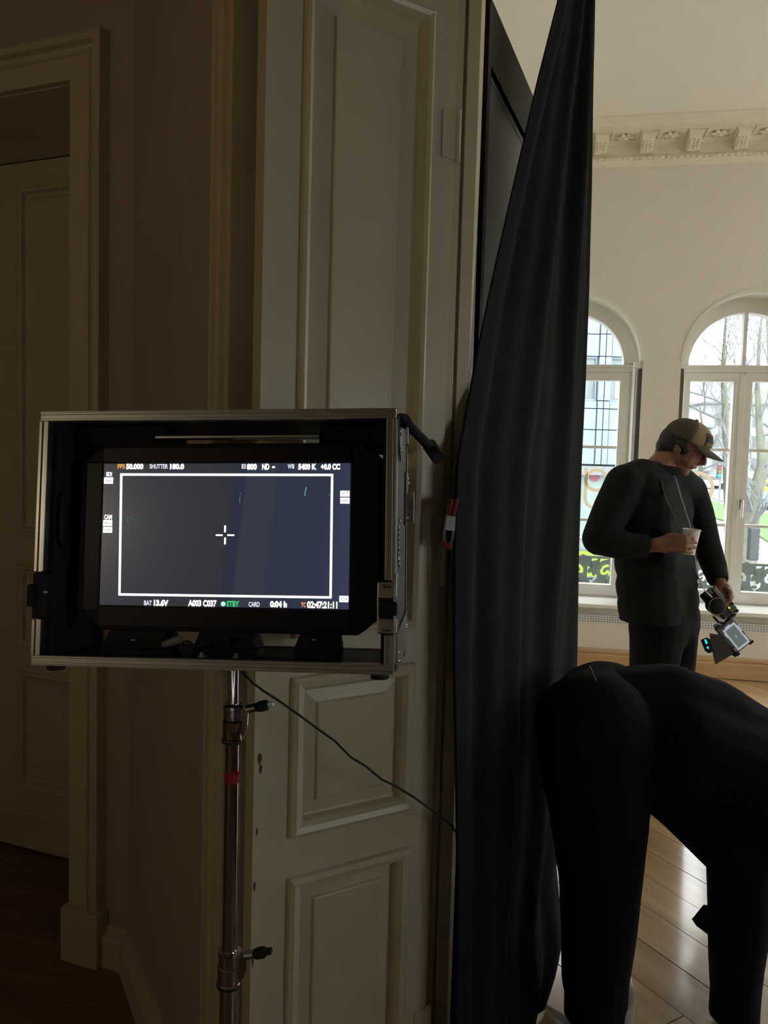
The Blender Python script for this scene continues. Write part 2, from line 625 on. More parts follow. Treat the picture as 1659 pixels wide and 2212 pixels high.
for i in range(6):
    a = 2 * pi * i / 6
    ros.ball((0.034 * cos(a), 0.034 * sin(a), -0.012), (0.027, 0.016, 0.012), 8, 5, Matrix.Rotation(a, 4, 'Z'))
ros.ball((0, 0, -0.018), 0.016, 8, 5)
for (x0, x1, y0, y1) in ((-0.095, 0.095, -0.075, -0.062), (-0.095, 0.095, 0.062, 0.075), (-0.095, -0.082, -0.062, 0.062), (0.082, 0.095, -0.062, 0.062)):
    ros.b2(x0, x1, y0, y1, -0.012, 0.004)
me_ros = ros.mesh('rosette', M_STUCCO, 40)
for i in range(18):
    u = -0.31 + 0.334 * i
    o = link('modillion', me_mod, co)
    o.location = (u, 0, 0)
    o = link('rosette', me_ros, co)
    o.location = (u + 0.167, -0.128, 4.052)

# ------------------------------------------------------------------ windows
M_DARKGAP = mat('grey_rubber_gasket', (0.10, 0.10, 0.095), 0.6)
M_GUIDE = mat('dark_grey_metal', (0.13, 0.135, 0.13), 0.35, 0.7)
M_VINYL = mat('tan_vinyl_film', (0.62, 0.54, 0.42), 0.6, var=0.02)
_nt = M_VINYL.node_tree                       # thin film lets daylight through
_tl = _nt.nodes.new('ShaderNodeBsdfTranslucent')
_tl.inputs[0].default_value = (0.70, 0.62, 0.50, 1)
_mx = _nt.nodes.new('ShaderNodeMixShader')
_mx.inputs[0].default_value = 0.8
_nt.links.new(_nt.nodes['Principled BSDF'].outputs[0], _mx.inputs[1])
_nt.links.new(_tl.outputs[0], _mx.inputs[2])
_nt.links.new(_mx.outputs[0], _nt.nodes['Material Output'].inputs[0])


def ring_sector(mb, c, zc, r0, r1, y0, y1, a0=0.0, a1=pi, n=30):
    vs, fs = [], []
    for i in range(n + 1):
        a = a0 + (a1 - a0) * i / n
        for r in (r0, r1):
            for y in (y0, y1):
                vs.append((c + r * cos(a), y, zc + r * sin(a)))
    for i in range(n):
        o = i * 4
        fs += [(o, o + 2, o + 6, o + 4), (o + 1, o + 5, o + 7, o + 3), (o, o + 4, o + 5, o + 1), (o + 2, o + 3, o + 7, o + 6)]
    fs += [(0, 1, 3, 2), (n * 4, n * 4 + 2, n * 4 + 3, n * 4 + 1)]
    mb.add(vs, fs)


def half_disc(mb, c, zc, r, y, x0=None, x1=None, n=24, thick=0.004):
    pts = []
    for i in range(n + 1):
        a = pi * i / n
        x = c + r * cos(a)
        if x0 <= x <= x1:
            pts.append((x, zc + r * sin(a)))
    # close at the cut lines
    def zz(x): return zc + sqrt(max(0, r * r - (x - c) ** 2))
    pts = sorted(pts)
    pts = [(x0, zz(x0))] + pts + [(x1, zz(x1))]
    poly = [(x0, zc)] + [p for p in pts] + [(x1, zc)]
    k = len(poly)
    vs = [(x, y, z) for x, z in poly] + [(x, y + thick, z) for x, z in poly]
    mb.add(vs, [tuple(range(k)), tuple(reversed(range(k, 2 * k)))] + [(i, (i + 1) % k, k + (i + 1) % k, k + i) for i in range(k)])


def window(idx, c, detail=True):
    w = sroot('window_%d' % (idx + 1), WO, WRZ)
    ZT0, ZT1 = 2.345, 2.415          # transom
    ZG0, ZG1 = 0.585, 2.29           # sash glass
    y0, y1 = GLV - 0.045, GLV + 0.045
    fr = MB()
    ring_sector(fr, c, ZT1 - 0.02, R_GL + 0.012, R_FR + 0.035, y0 - 0.01, y1)
    for s in (-1, 1):
        fr.b2(c + s * (R_FR - 0.035), c + s * (R_OUT + 0.005), y0 - 0.01, y1, SILL, ZT1)
    fr.b2(c - R_OUT, c + R_OUT, y0 - 0.01, y1, SILL, SILL + 0.045)
    fr.build('frame', M_WINPAINT, w)
    # plaster reveal hood: slim half-round bead on the arch edge
    bd = MB()
    ring_sector(bd, c, SPRING, R_OUT - 0.022, R_OUT + 0.004, -0.006, 0.05)
    bd.build('arch_bead', M_WINPAINT, w)
    tb = MB().b2(c - R_FR, c + R_FR, y0 - 0.025, y1, ZT0, ZT1 - 0.012).b2(c - R_FR, c + R_FR, y0 - 0.035, y1 - 0.02, ZT1 - 0.03, ZT1 - 0.012)
    tb.build('transom', M_WINPAINT, w)
    ml = MB().b2(c - 0.014, c + 0.014, y0 + 0.01, y1 - 0.01, ZT1 - 0.02, ZT1 + R_GL)
    ml.build('muntin', M_WINPAINT, w)
    for s in (-1, 1):
        mbp = MB()
        x0, x1 = (c - R_GL - 0.005, c - 0.01) if s < 0 else (c + 0.01, c + R_GL + 0.005)
        half_disc(mbp, c, ZT1 - 0.014, R_GL + 0.02, GLV, x0, x1)
        mbp.build('pane', M_GLASS, w)
    for s in (-1, 1):
        sx0, sx1 = (c - R_FR + 0.03, c - 0.002) if s < 0 else (c + 0.002, c + R_FR - 0.03)
        g0, g1 = (c - R_GL, c - 0.057) if s < 0 else (c + 0.057, c + R_GL)
        sash = MB()
        ys0, ys1 = y0 - 0.02, y1 - 0.005
        sash.b2(sx0, g0, ys0, ys1, SILL + 0.04, ZT0 - 0.002)
        sash.b2(g1, sx1, ys0, ys1, SILL + 0.04, ZT0 - 0.002)
        sash.b2(g0, g1, ys0, ys1, SILL + 0.04, ZG0)
        sash.b2(g0, g1, ys0, ys1, ZG1, ZT0 - 0.002)
        so = sash.build('sash', M_WINPAINT, w)
        gl_ = MB()
        b = 0.012
        for (a0, a1, c0, c1) in ((g0, g0 + b, ZG0, ZG1), (g1 - b, g1, ZG0, ZG1), (g0 + b, g1 - b, ZG0, ZG0 + b), (g0 + b, g1 - b, ZG1 - b, ZG1)):
            gl_.b2(a0, a1, ys0 + 0.012, ys1 - 0.02, c0, c1)
        gl_.build('glazing_bead', M_WINPAINT, so)
        zs = [ZG0, 1.13, 1.735, ZG1]
        for z in zs[1:3]:
            MB().b2(g0 + b, g1 - b, GLV - 0.02, GLV + 0.02, z - 0.011, z + 0.011).build('muntin', M_WINPAINT, so)
        for i in range(3):
            p = MB().b2(g0 + 0.004, g1 - 0.004, GLV - 0.003, GLV + 0.003, zs[i] + (0.004 if i == 0 else 0.012), zs[i + 1] - (0.004 if i == 2 else 0.012)).build('pane', M_GLASS, so)
    # meeting cover strip, lever handle
    MB().b2(c - 0.026, c + 0.012, y0 - 0.034, y0 - 0.018, SILL + 0.05, ZT0 - 0.01, 0.004).build('meeting_strip', M_WINPAINT, w)
    if detail:
        hx = c + 0.030
        hd = MB().b2(hx - 0.011, hx + 0.011, y0 - 0.028, y0 - 0.02, 1.27, 1.345, 0.003)
        hd.tube([(hx, y0 - 0.028, 1.33), (hx, y0 - 0.06, 1.33), (hx, y0 - 0.066, 1.325), (hx - 0.002, y0 - 0.066, 1.20)], 0.0085, 8)
        hd.build('lever_handle', M_STEEL, w, True)
    for s in (-1, 1):
        g = MB().b2(c + s * (R_OUT - 0.003), c + s * (R_OUT - 0.028), 0.03, 0.062, 0.50, 2.36)
        go = g.build('blind_guide', M_GUIDE, w)
        MB().tube([(c + s * (R_OUT - 0.035), 0.046, 0.55), (c + s * (R_OUT - 0.035), 0.046, 2.3)], 0.0045, 6).build('cord', M_WINPAINT, go)
        MB().b2(c + s * (R_OUT - 0.001), c + s * (R_OUT - 0.062), 0.02, 0.075, 2.345, 2.395, 0.006).build('bracket', M_WINPAINT, go)
        MB().b2(c + s * (R_OUT - 0.002), c + s * (R_OUT - 0.045), 0.09, GLV - 0.05, SILL, 2.37).build('reveal_lining', M_WINPAINT, w)
    # sill board
    MB().b2(c - R_OUT - 0.04, c + R_OUT + 0.04, -0.11, GLV - 0.05, SILL - 0.005, SILL + 0.028, 0.006).build('sill_board', M_WINPAINT, w)
    return w


wins = [window(i, c, i < 3) for i, c in enumerate(WIN_C)]
# vinyl letters stuck on the outer side of the panes, read from the street


mb = MB()
ring_sector(mb, 0.142, 1.462, 0.072, 0.098, GLV + 0.0036, GLV + 0.0050, 0, 2 * pi, 36)
mb.b2(0.042, 0.070, GLV + 0.0036, GLV + 0.0050, 1.31, 1.562)
ring_sector(mb, 0.134, 1.312, 0.066, 0.092, GLV + 0.0036, GLV + 0.0050, pi, 1.72 * pi, 20)
mb.build('lettering', M_VINYL, wins[0])
mb = MB()
ring_sector(mb, 0.935, 1.425, 0.105, 0.135, GLV + 0.0036, GLV + 0.0050, 0, 2 * pi, 40)
mb.build('lettering', M_VINYL, wins[1])

# heater grille under the sill, plaster apron and wooden plinth below the windows
M_GRILLE = mat('white_enamel', (0.80, 0.81, 0.78), 0.4, var=0.03)
rad_labels = ['white perforated convector cover under the window with the g lettering',
              'white perforated convector cover under the second arched window']
for i, c in enumerate(WIN_C[:3]):
    r = thing('convector_heater', (rad_labels + ['white perforated convector cover under the window beyond the frame edge'])[i], 'heater', wl(c, -0.045, 0.0), WRZ, 'convector heaters under the windows')
    MB().b2(-0.60, 0.60, -0.035, 0.044, 0.345, 0.405).build('casing', M_GRILLE, r)
    hol = MB()
    for k in range(56):
        for j in range(3):
            hol.b2(-0.588 + k * 0.021, -0.576 + k * 0.021, -0.0365, -0.034, 0.352 + j * 0.018, 0.363 + j * 0.018)
    ho = hol.build('grille_slots', mat('slot_grey', (0.30, 0.31, 0.31), 0.6), r)
    ho['kind'] = 'stuff'
    for s in (-0.5, 0.5):
        MB().b2(s - 0.012, s + 0.012, -0.02, 0.044, 0.0, 0.345).build('bracket', M_GRILLE, r)
    MB().b2(-0.60, 0.60, -0.03, 0.03, 0.13, 0.345).build('front_panel', M_ROOMWALL, r)
pl = struct(MB().b2(-0.75, 6.0, -0.20, 0.0, 0.0, 0.125, 0.008).b2(-0.75, 6.0, -0.175, 0.0, 0.125, 0.145, 0.004).build('baseboard_far', M_PLINTH))
pl.matrix_world = WM

# ------------------------------------------------------------------ hall shell
pier_pts = [(-0.739, 2.214), (-0.274, 1.409), (0.133, 1.644), (0.192, 1.955), (0.09, 1.975), (0.02, 2.3), (-0.5, 2.75)]
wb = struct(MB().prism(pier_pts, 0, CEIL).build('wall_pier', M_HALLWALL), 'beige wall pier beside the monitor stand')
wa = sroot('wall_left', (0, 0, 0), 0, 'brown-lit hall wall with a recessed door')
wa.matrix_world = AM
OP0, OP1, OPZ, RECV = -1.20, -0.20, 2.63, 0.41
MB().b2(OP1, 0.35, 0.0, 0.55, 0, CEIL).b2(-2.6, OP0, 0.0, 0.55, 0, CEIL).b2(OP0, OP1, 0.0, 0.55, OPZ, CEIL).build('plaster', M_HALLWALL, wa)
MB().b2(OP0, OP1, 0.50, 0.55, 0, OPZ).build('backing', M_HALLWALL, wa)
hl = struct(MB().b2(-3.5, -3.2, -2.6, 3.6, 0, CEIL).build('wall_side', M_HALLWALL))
hb = struct(MB().b2(-3.5, 3.4, -2.8, -2.6, 0, CEIL).build('wall_back', M_HALLWALL))
HX, HW0, HW1, HZ0, HZ1 = 2.0, -0.5, 0.5, 1.14, 1.76        # unseen hall window, added and placed to light the white door leaf
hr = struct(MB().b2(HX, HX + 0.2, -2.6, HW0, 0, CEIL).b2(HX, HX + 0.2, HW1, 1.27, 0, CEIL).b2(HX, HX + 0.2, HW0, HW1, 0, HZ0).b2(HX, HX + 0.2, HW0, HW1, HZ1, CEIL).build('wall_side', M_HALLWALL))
hwn = sroot('window_6', (HX + 0.1, (HW0 + HW1) / 2, HZ0), 0)
hw_w, hw_h = (HW1 - HW0) / 2, HZ1 - HZ0
MB().b2(-0.03, 0.03, -hw_w, -hw_w + 0.05, 0, hw_h).b2(-0.03, 0.03, hw_w - 0.05, hw_w, 0, hw_h).b2(-0.03, 0.03, -hw_w + 0.05, hw_w - 0.05, 0, 0.05).b2(-0.03, 0.03, -hw_w + 0.05, hw_w - 0.05, hw_h - 0.05, hw_h).b2(-0.02, 0.02, -0.02, 0.02, 0.05, hw_h - 0.05).build('frame', M_WINPAINT, hwn)
MB().b2(-0.003, 0.003, -hw_w + 0.05, -0.02, 0.05, hw_h - 0.05).build('pane', M_GLASS, hwn)
MB().b2(-0.003, 0.003, 0.02, hw_w - 0.05, 0.05, hw_h - 0.05).build('pane', M_GLASS, hwn)
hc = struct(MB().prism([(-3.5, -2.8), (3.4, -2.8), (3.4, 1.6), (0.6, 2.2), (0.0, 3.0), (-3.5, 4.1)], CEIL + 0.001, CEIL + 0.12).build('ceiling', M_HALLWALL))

# casing of the recessed door (profiled architrave with plinth block)
ca = sroot('trim_2', (0, 0, 0), 0, 'cream architrave around the recessed door')
ca.matrix_world = AM
aprof = [(0.0, 0.0), (0.0, 0.022), (0.062, 0.022), (0.066, 0.03), (0.074, 0.03), (0.078, 0.022), (0.088, 0.024), (0.094, 0.04), (0.108, 0.046), (0.120, 0.04), (0.124, 0.0)]


def architrave(mb, u0, u1, ztop, prof):
    """inverted U swept with mitred corners; prof = (distance outwards, height)"""
    def loop(d, h): return [(u1 + d, -h, 0.0), (u1 + d, -h, ztop + d), (u0 - d, -h, ztop + d), (u0 - d, -h, 0.0)]
    vs, fs = [], []
    for d, h in prof:
        vs += loop(d, h)
    for i in range(len(prof) - 1):
        for k in range(3):
            fs.append((i * 4 + k, i * 4 + k + 1, i * 4 + 5 + k, i * 4 + 4 + k))
    mb.add(vs, fs)


m_ = MB()
architrave(m_, OP0, OP1, OPZ, aprof)
m_.build('moulding', M_OLDPAINT, ca)
MB().b2(OP1 - 0.006, OP1 + 0.132, -0.052, 0.0, 0, 0.17, 0.004).build('plinth_block', M_OLDPAINT, ca)
MB().b2(OP0 - 0.132, OP0 + 0.006, -0.052, 0.0, 0, 0.17, 0.004).build('plinth_block', M_OLDPAINT, ca)
for z in (0,):
    MB().b2(OP1 - 0.004, OP1, 0.0, RECV, 0, OPZ).b2(OP0, OP0 + 0.004, 0.0, RECV, 0, OPZ).b2(OP0, OP1, 0.0, RECV, OPZ - 0.004, OPZ).build('lining', M_OLDPAINT, ca)
# baseboards
bp = [(0, 0), (-0.03, 0), (-0.03, 0.085), (-0.024, 0.098), (-0.012, 0.105), (-0.008, 0.118), (0, 0.12)]


def baseboard(name, M, u0, u1):
    k = len(bp)
    mb = MB().add([(u0, y, z) for y, z in bp] + [(u1, y, z) for y, z in bp],
                  [(i, (i + 1) % k, k + (i + 1) % k, k + i) for i in range(k)] + [tuple(range(k)), tuple(reversed(range(k, 2 * k)))])
    o = struct(mb.build(name, M_OLDPAINT))
    o.matrix_world = M
    return o


BM_ = Matrix.Translation((-0.739, 2.214, 0)) @ Matrix.Rotation(BRZ, 4, 'Z')
baseboard('baseboard_left', AM, OP1 + 0.13, 0.02)
baseboard('baseboard_pier', BM_, -0.02, 0.80)

# recessed door leaf
d1 = sroot('door_1', (0, 0, 0), 0, 'closed cream panelled door deep in its recess')
d1.matrix_world = AM @ Matrix.Translation((0, RECV, 0))
DL, DR = OP0 + 0.02, OP1 - 0.006
PU0, PU1 = -0.85, -0.34
rows = [(0.245, 0.715), (0.80, 1.125), (1.235, 2.545)]
sd = MB().b2(DL, PU0, 0, 0.04, 0.012, OPZ - 0.008)
sd.build('stile', M_OLDPAINT, d1)
MB().b2(PU1, DR, 0, 0.04, 0.012, OPZ - 0.008).build('stile', M_OLDPAINT, d1)
zr = [0.012] + [z for r_ in rows for z in r_] + [OPZ - 0.008]
for i in range(0, len(zr), 2):
    MB().b2(PU0, PU1, 0, 0.04, zr[i], zr[i + 1]).build('rail', M_OLDPAINT, d1)
pprof = [(0.0, 0.0), (0.004, 0.012), (0.014, 0.014), (0.022, 0.006), (0.03, 0.004), (0.036, -0.012), (0.044, -0.014), (0.05, -0.014), (0.056, -0.008)]
for (z0, z1) in rows:
    panel_rings(PU0, PU1, z0, z1, pprof).build('panel', M_OLDPAINT, d1)
MB().b2(PU0 - 0.06, DR, -0.014, 0.0, 0.14, 0.165, 0.004).build('weather_strip', M_OLDPAINT, d1)
MB().tube([(-1.03, 0, 1.05), (-1.03, -0.05, 1.05), (-1.03, -0.055, 1.05)], 0.009, 8).tube([(-1.03, -0.05, 1.05), (-0.93, -0.05, 1.05)], 0.009, 8).build('lever_handle', M_STEEL, d1, True)

# profiled casing on the pier edge, behind the white leaf
tr = sroot('trim_3', (0, 0, 0), 0, 'profiled cream casing on the pier edge beside the white door')
tr.matrix_world = BM_
cprof = [(0.795, 0.0), (0.797, 0.012), (0.806, 0.02), (0.816, 0.012), (0.822, 0.012), (0.824, 0.022), (0.862, 0.022), (0.866, 0.016), (0.872, 0.016), (0.876, 0.03), (0.890, 0.034), (0.903, 0.03), (0.906, 0.02), (0.930, 0.02), (0.930, -0.03), (0.795, -0.03)]
k = len(cprof)
MB().add([(s, -h, 0) for s, h in cprof] + [(s, -h, 2.95) for s, h in cprof],
         [(i, (i + 1) % k, k + (i + 1) % k, k + i) for i in range(k)] + [tuple(range(k)), tuple(reversed(range(k, 2 * k)))]).build('moulding', M_OLDPAINT, tr)

# ------------------------------------------------------------------ white panelled door leaf
LRZ = radians(30)
d2 = sroot('door_2', NB, LRZ, 'worn white panelled door leaf folded back behind the monitor')
L0, L1, LT = 0.016, 0.412, 2.80
P0, P1 = 0.086, 0.356
rows = [(0.16, 0.765), (0.842, 1.150), (1.222, 2.42)]
MB().b2(L0, P0, 0, 0.042, 0.015, LT).build('stile', M_DOORPAINT, d2)
MB().b2(P1, L1, 0, 0.042, 0.015, LT).build('stile', M_DOORPAINT, d2)
zr = [0.015] + [z for r_ in rows for z in r_] + [LT]
for i in range(0, len(zr), 2):
    MB().b2(P0, P1, 0, 0.042, zr[i], zr[i + 1]).build('rail', M_DOORPAINT, d2)
wide = [(0.0, 0.0), (0.002, 0.010), (0.010, 0.016), (0.020, 0.012), (0.027, 0.002), (0.030, -0.014), (0.034, -0.016), (0.058, -0.012), (0.060, -0.0075), (0.0625, -0.006)]
thin = [(0.0, 0.0), (0.002, 0.010), (0.008, 0.014), (0.015, 0.010), (0.019, 0.0), (0.022, -0.012), (0.026, -0.016), (0.064, -0.012), (0.0665, -0.0065), (0.069, -0.005)]
for i, (z0, z1) in enumerate(rows):
    panel_rings(P0, P1, z0, z1, thin if i == 2 else wide).build('panel', M_DOORPAINT, d2)
# astragal strip on the hinge side, hinges, chips
MB().b2(L1, L1 + 0.022, 0.008, 0.05, 0.015, LT).build('hinge_strip', M_OLDPAINT, d2)
for z in (0.35, 1.35, 2.20):
    MB().tube([(L1 + 0.006, -0.003, z - 0.05), (L1 + 0.006, -0.003, z + 0.05)], 0.0065, 8).b2(L1 - 0.03, L1 + 0.005, -0.003, 0.001, z - 0.045, z + 0.045).build('hinge', M_DOORPAINT, d2, True)
for (x, z, a, b) in ((0.027, 1.005, 0.004, 0.012), (0.029, 0.985, 0.003, 0.01), (0.021, 0.765, 0.0025, 0.01), (0.093, 0.735, 0.004, 0.008), (0.024, 0.868, 0.002, 0.008), (0.020, 0.62, 0.002, 0.011)):
    MB().add([(x - a, -0.0012, z), (x - a * .3, -0.0012, z + b), (x + a, -0.0012, z + b * .5), (x + a * .6, -0.0012, z - b * .4), (x, -0.0012, z - b),
              (x - a, 0.001, z), (x - a * .3, 0.001, z + b), (x + a, 0.001, z + b * .5), (x + a * .6, 0.001, z - b * .4), (x, 0.001, z - b)],
             [(0, 1, 2, 3, 4), (9, 8, 7, 6, 5)] + [(i, (i + 1) % 5, 5 + (i + 1) % 5, 5 + i) for i in range(5)]).build('paint_chip', M_CHIP, d2)
# jamb lining of the doorway
jm = sroot('trim_4', (0, 0, 0), 0, 'cream jamb lining of the doorway')
MB().prism([(0.118, 1.615), (0.142, 1.574), (0.168, 1.590), (0.214, 1.935), (0.180, 1.945), (0.135, 1.650)], 0, 2.86).build('lining', M_OLDPAINT, jm)

# ------------------------------------------------------------------ dark inner door leaf swung into the bright room
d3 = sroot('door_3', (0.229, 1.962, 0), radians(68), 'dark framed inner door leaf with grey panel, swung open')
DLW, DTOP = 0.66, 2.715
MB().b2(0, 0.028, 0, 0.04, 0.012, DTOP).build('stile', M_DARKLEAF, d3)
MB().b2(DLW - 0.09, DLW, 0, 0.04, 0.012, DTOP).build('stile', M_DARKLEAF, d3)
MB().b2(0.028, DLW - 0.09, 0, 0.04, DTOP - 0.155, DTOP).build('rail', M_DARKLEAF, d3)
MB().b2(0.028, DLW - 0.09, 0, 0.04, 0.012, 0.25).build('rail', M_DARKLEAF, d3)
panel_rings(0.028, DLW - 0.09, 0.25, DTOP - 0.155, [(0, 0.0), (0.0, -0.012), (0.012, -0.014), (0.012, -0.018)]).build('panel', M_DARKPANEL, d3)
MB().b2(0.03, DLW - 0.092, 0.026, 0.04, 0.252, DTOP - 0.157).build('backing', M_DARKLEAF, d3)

# PART2
# ------------------------------------------------------------------ black curtain
CT = [(-330, 1243, 1292, 2.22, 2.44), (0, 1195, 1275, 2.10, 2.43), (185, 1148, 1271, 2.02, 2.42), (400, 1098, 1268, 1.92, 2.42), (640, 1043, 1262, 1.78, 2.42), (820, 1006, 1255, 1.60, 2.42),
      (1000, 972, 1246, 1.505, 2.42), (1200, 966, 1240, 1.50, 2.42), (1450, 966, 1236, 1.50, 2.42), (1700, 971, 1215, 1.50, 2.42), (1870, 974, 1191, 1.50, 2.36),
      (1940, 974, 1198, 1.50, 2.31), (2000, 974, 1205, 1.50, 2.26), (2060, 973, 1200, 1.50, 2.20), (2120, 971, 1180, 1.50, 2.16), (2180, 969, 1158, 1.50, 2.10), (2320, 966, 1140, 1.50, 2.0), (2560, 962, 1120, 1.52, 1.9)]
rowsL = [at(x, y, d) for (y, x, _, d, _) in CT]
rowsR = [at(x, y, d) for (y, _, x, _, d) in CT]


def interp_z(rows, z):
    z = max(min(z, rows[0].z), rows[-1].z)
    for a, b in zip(rows, rows[1:]):
        if b.z <= z <= a.z:
            t = (a.z - z) / max(1e-6, a.z - b.z)
            return a.lerp(b, t)
    return rows[-1].copy()


ZC0, ZC1 = 0.012, 3.25


def curtain_pt(u, v):
    z = ZC0 + (ZC1 - ZC0) * v
    a, b = interp_z(rowsL, z), interp_z(rowsR, z)
    p = a.lerp(b, u)
    p.z = z
    d = (b - a)
    wdt = sqrt(d.x * d.x + d.y * d.y)
    nrm = Vector((d.y, -d.x, 0)).normalized()          # towards the hall side
    env = min(1.0, 6 * u) * min(1.0, 6 * (1 - u))
    amp = 0.022 * min(1.0, wdt / 0.5) + 0.006
    ph = 2 * pi * (3.1 * u + 0.30 * sin(2.1 * u + 1.1 * z) + 0.08 * sin(3.0 * z))
    f = sin(ph) * 0.6 + 0.22 * sin(2.3 * ph + 0.8 * z) + 0.12 * sin(5 * z + 9 * u)
    return p + nrm * (amp * env * f + 0.012)


cur = MB().grid(curtain_pt, 150, 110).build('blackout_curtain', M_CURTAIN, None, True)
sol = cur.modifiers.new('thickness', 'SOLIDIFY')
sol.thickness = 0.004
tag(cur, 'long black molton curtain gathered across the bright doorway', 'curtain')

# red tipped spring clamp pinching the curtain to the door leaf
cl = thing('spring_clamp', 'red tipped metal spring clamp holding the curtain to the door edge', 'clamp', at(971, 1132, 1.485), 0)
cl.rotation_euler = (0, radians(4), 0)
cw = 0.0085
for s, x0 in ((-1, -0.003), (1, 0.003)):
    jaw = MB()
    pts = [(x0 + s * 0.001, -0.000, -0.043), (x0 + s * 0.0055, 0, -0.026), (x0 + s * 0.006, 0, 0.0), (x0 + s * 0.003, 0, 0.02), (x0 + s * 0.0025, 0, 0.036)]
    vs, fs = [], []
    for (x, y, z) in pts:
        vs += [(x - 0.0022, -cw, z), (x + 0.0022, -cw, z), (x + 0.0022, cw, z), (x - 0.0022, cw, z)]
    for i in range(len(pts) - 1):
        for k in range(4):
            fs.append((i * 4 + k, i * 4 + (k + 1) % 4, i * 4 + 4 + (k + 1) % 4, i * 4 + 4 + k))
    fs += [(3, 2, 1, 0), tuple((len(pts) - 1) * 4 + k for k in range(4))]
    jaw.add(vs, fs)
    jaw.build('jaw', M_STEEL, cl)
    MB().b2(x0 + s * 0.0008 - 0.0042, x0 + s * 0.0008 + 0.0042, -cw - 0.001, cw + 0.001, -0.048, -0.036, 0.001).build('tip', M_REDPLASTIC, cl)
    MB().box((x0 + s * 0.0018 + 0.002, 0, 0.034), (0.0065, 2 * cw + 0.003, 0.032), Matrix.Rotation(0.10, 4, 'Y'), 0.0015).build('grip', M_REDPLASTIC, cl)
MB().tube([(0, -0.0075, 0.010), (0, 0.0075, 0.010)], 0.0055, 10).build('spring', M_STEEL, cl, True)
MB().b2(-0.008, 0.010, -cw - 0.0006, -cw, -0.012, 0.016).build('label_plate', M_WHITEPLASTIC, cl)

# ------------------------------------------------------------------ flight case with production monitor
CASE_M = Matrix.Translation((-0.2551, 1.12, 1.4319)) @ Matrix.Rotation(radians(-6.52), 4, 'Z') @ Matrix.Rotation(radians(-7.01), 4, 'X') @ Matrix.Rotation(radians(-1.757), 4, 'Y')
CASE_I = CASE_M.inverted()


def cloc(x, y, yl=0.0):
    o = CASE_I @ Vector((0, 0, EYE))
    d = CASE_I.to_3x3() @ ray(x, y)
    return o + d * ((yl - o.y) / d.y)


fc = thing('flight_case', 'black open flight case with aluminium edges around the monitor', 'case')
fc.matrix_world = CASE_M
hw, hh, dp = 0.2735, 0.191, 0.20
MB().b2(-hw + 0.002, hw - 0.002, 0.004, dp, hh - 0.010, hh - 0.001).build('top_panel', M_BLACKCASE, fc)
MB().b2(-hw + 0.002, hw - 0.002, 0.004, dp, -hh + 0.001, -hh + 0.010).build('bottom_panel', M_BLACKCASE, fc)
for s in (-1, 1):
    MB().b2(s * (hw - 0.001), s * (hw - 0.010), 0.004, dp, -hh + 0.010, hh - 0.010).build('side_panel', M_BLACKCASE, fc)
    MB().b2(s * (hw - 0.010), s * (hw - 0.020), 0.012, dp - 0.02, -hh + 0.012, hh - 0.012).build('foam_lining', M_FOAM, fc)
bw = 0.0135


def alu_bar(a0, a1, vert, s, m=M_ALU):
    mb = MB()
    e = 0.0005
    for (p0, p1, y0) in ((0.0, 0.0042, -0.0042), (0.0042, 0.0098, -0.0018), (0.0098, bw, -0.0036)):
        lo_, hi_ = s * ((hw if vert else hh) - p0), s * ((hw if vert else hh) - p1)
        if vert:
            mb.b2(lo_, hi_, y0, 0.012, a0, a1, 0.0008 if y0 < -0.003 else 0)
        else:
            mb.b2(a0, a1, y0, 0.012, lo_, hi_, 0.0008 if y0 < -0.003 else 0)
    # outer flange along the side of the case
    lo_, hi_ = s * ((hw if vert else hh) + 0.0012), s * ((hw if vert else hh) - 0.0005)
    if vert:
        mb.b2(lo_, hi_, -0.003, 0.026, a0, a1)
    else:
        mb.b2(a0, a1, -0.003, 0.026, lo_, hi_)
    return mb.build('edge_bar', m, fc)


alu_bar(-hw, hw, False, 1)
alu_bar(-hw, hw, False, -1)
alu_bar(-0.052, hh - bw, True, -1)
alu_bar(-hh + bw, -0.124, True, -1)
alu_bar(-0.058, hh - bw, True, 1)
alu_bar(-hh + bw, -0.136, True, 1)
# rear edge bars
for s in (-1, 1):
    MB().b2(s * (hw + 0.001), s * (hw - 0.012), dp - 0.006, dp + 0.003, -hh, hh).build('edge_bar', M_ALU, fc)
    MB().b2(-hw + 0.012, hw - 0.012, dp - 0.006, dp + 0.003, s * (hh + 0.001), s * (hh - 0.012)).build('edge_bar', M_ALU, fc)
# butterfly latch on the right edge
lt = empty('latch')
lt.parent = fc
fr_ = MB()
z0, z1 = -0.134, -0.060
fr_.b2(hw - 0.024, hw + 0.002, -0.006, 0.004, z0, z0 + 0.022, 0.002).b2(hw - 0.024, hw + 0.002, -0.006, 0.004, z1 - 0.024, z1, 0.002)
fr_.b2(hw - 0.024, hw - 0.0205, -0.006, 0.004, z0 + 0.020, z1 - 0.022, 0.001)
fr_.b2(hw - 0.002, hw + 0.004, -0.004, 0.030, z0, z0 + 0.02, 0.0015).b2(hw - 0.002, hw + 0.004, -0.004, 0.030, z1 - 0.022, z1 + 0.012, 0.0015)
fr_.build('latch_plate', M_STEEL, lt)
MB().b2(hw - 0.0195, hw - 0.001, -0.0045, 0.004, z0 + 0.022, z1 - 0.024).build('recess', M_BLACK, lt)
MB().b2(hw - 0.013, hw + 0.006, -0.013, -0.003, z0 + 0.026, z1 - 0.028, 0.003).build('wing_knob', M_BLACK, lt)
for zz in (z1 - 0.006, z0 + 0.006):
    MB().tube([(hw - 0.016, -0.007, zz), (hw - 0.004, -0.007, zz)], 0.0025, 8).build('hook', M_CHROME, lt, True)
lt2 = empty('latch')
lt2.parent = fc
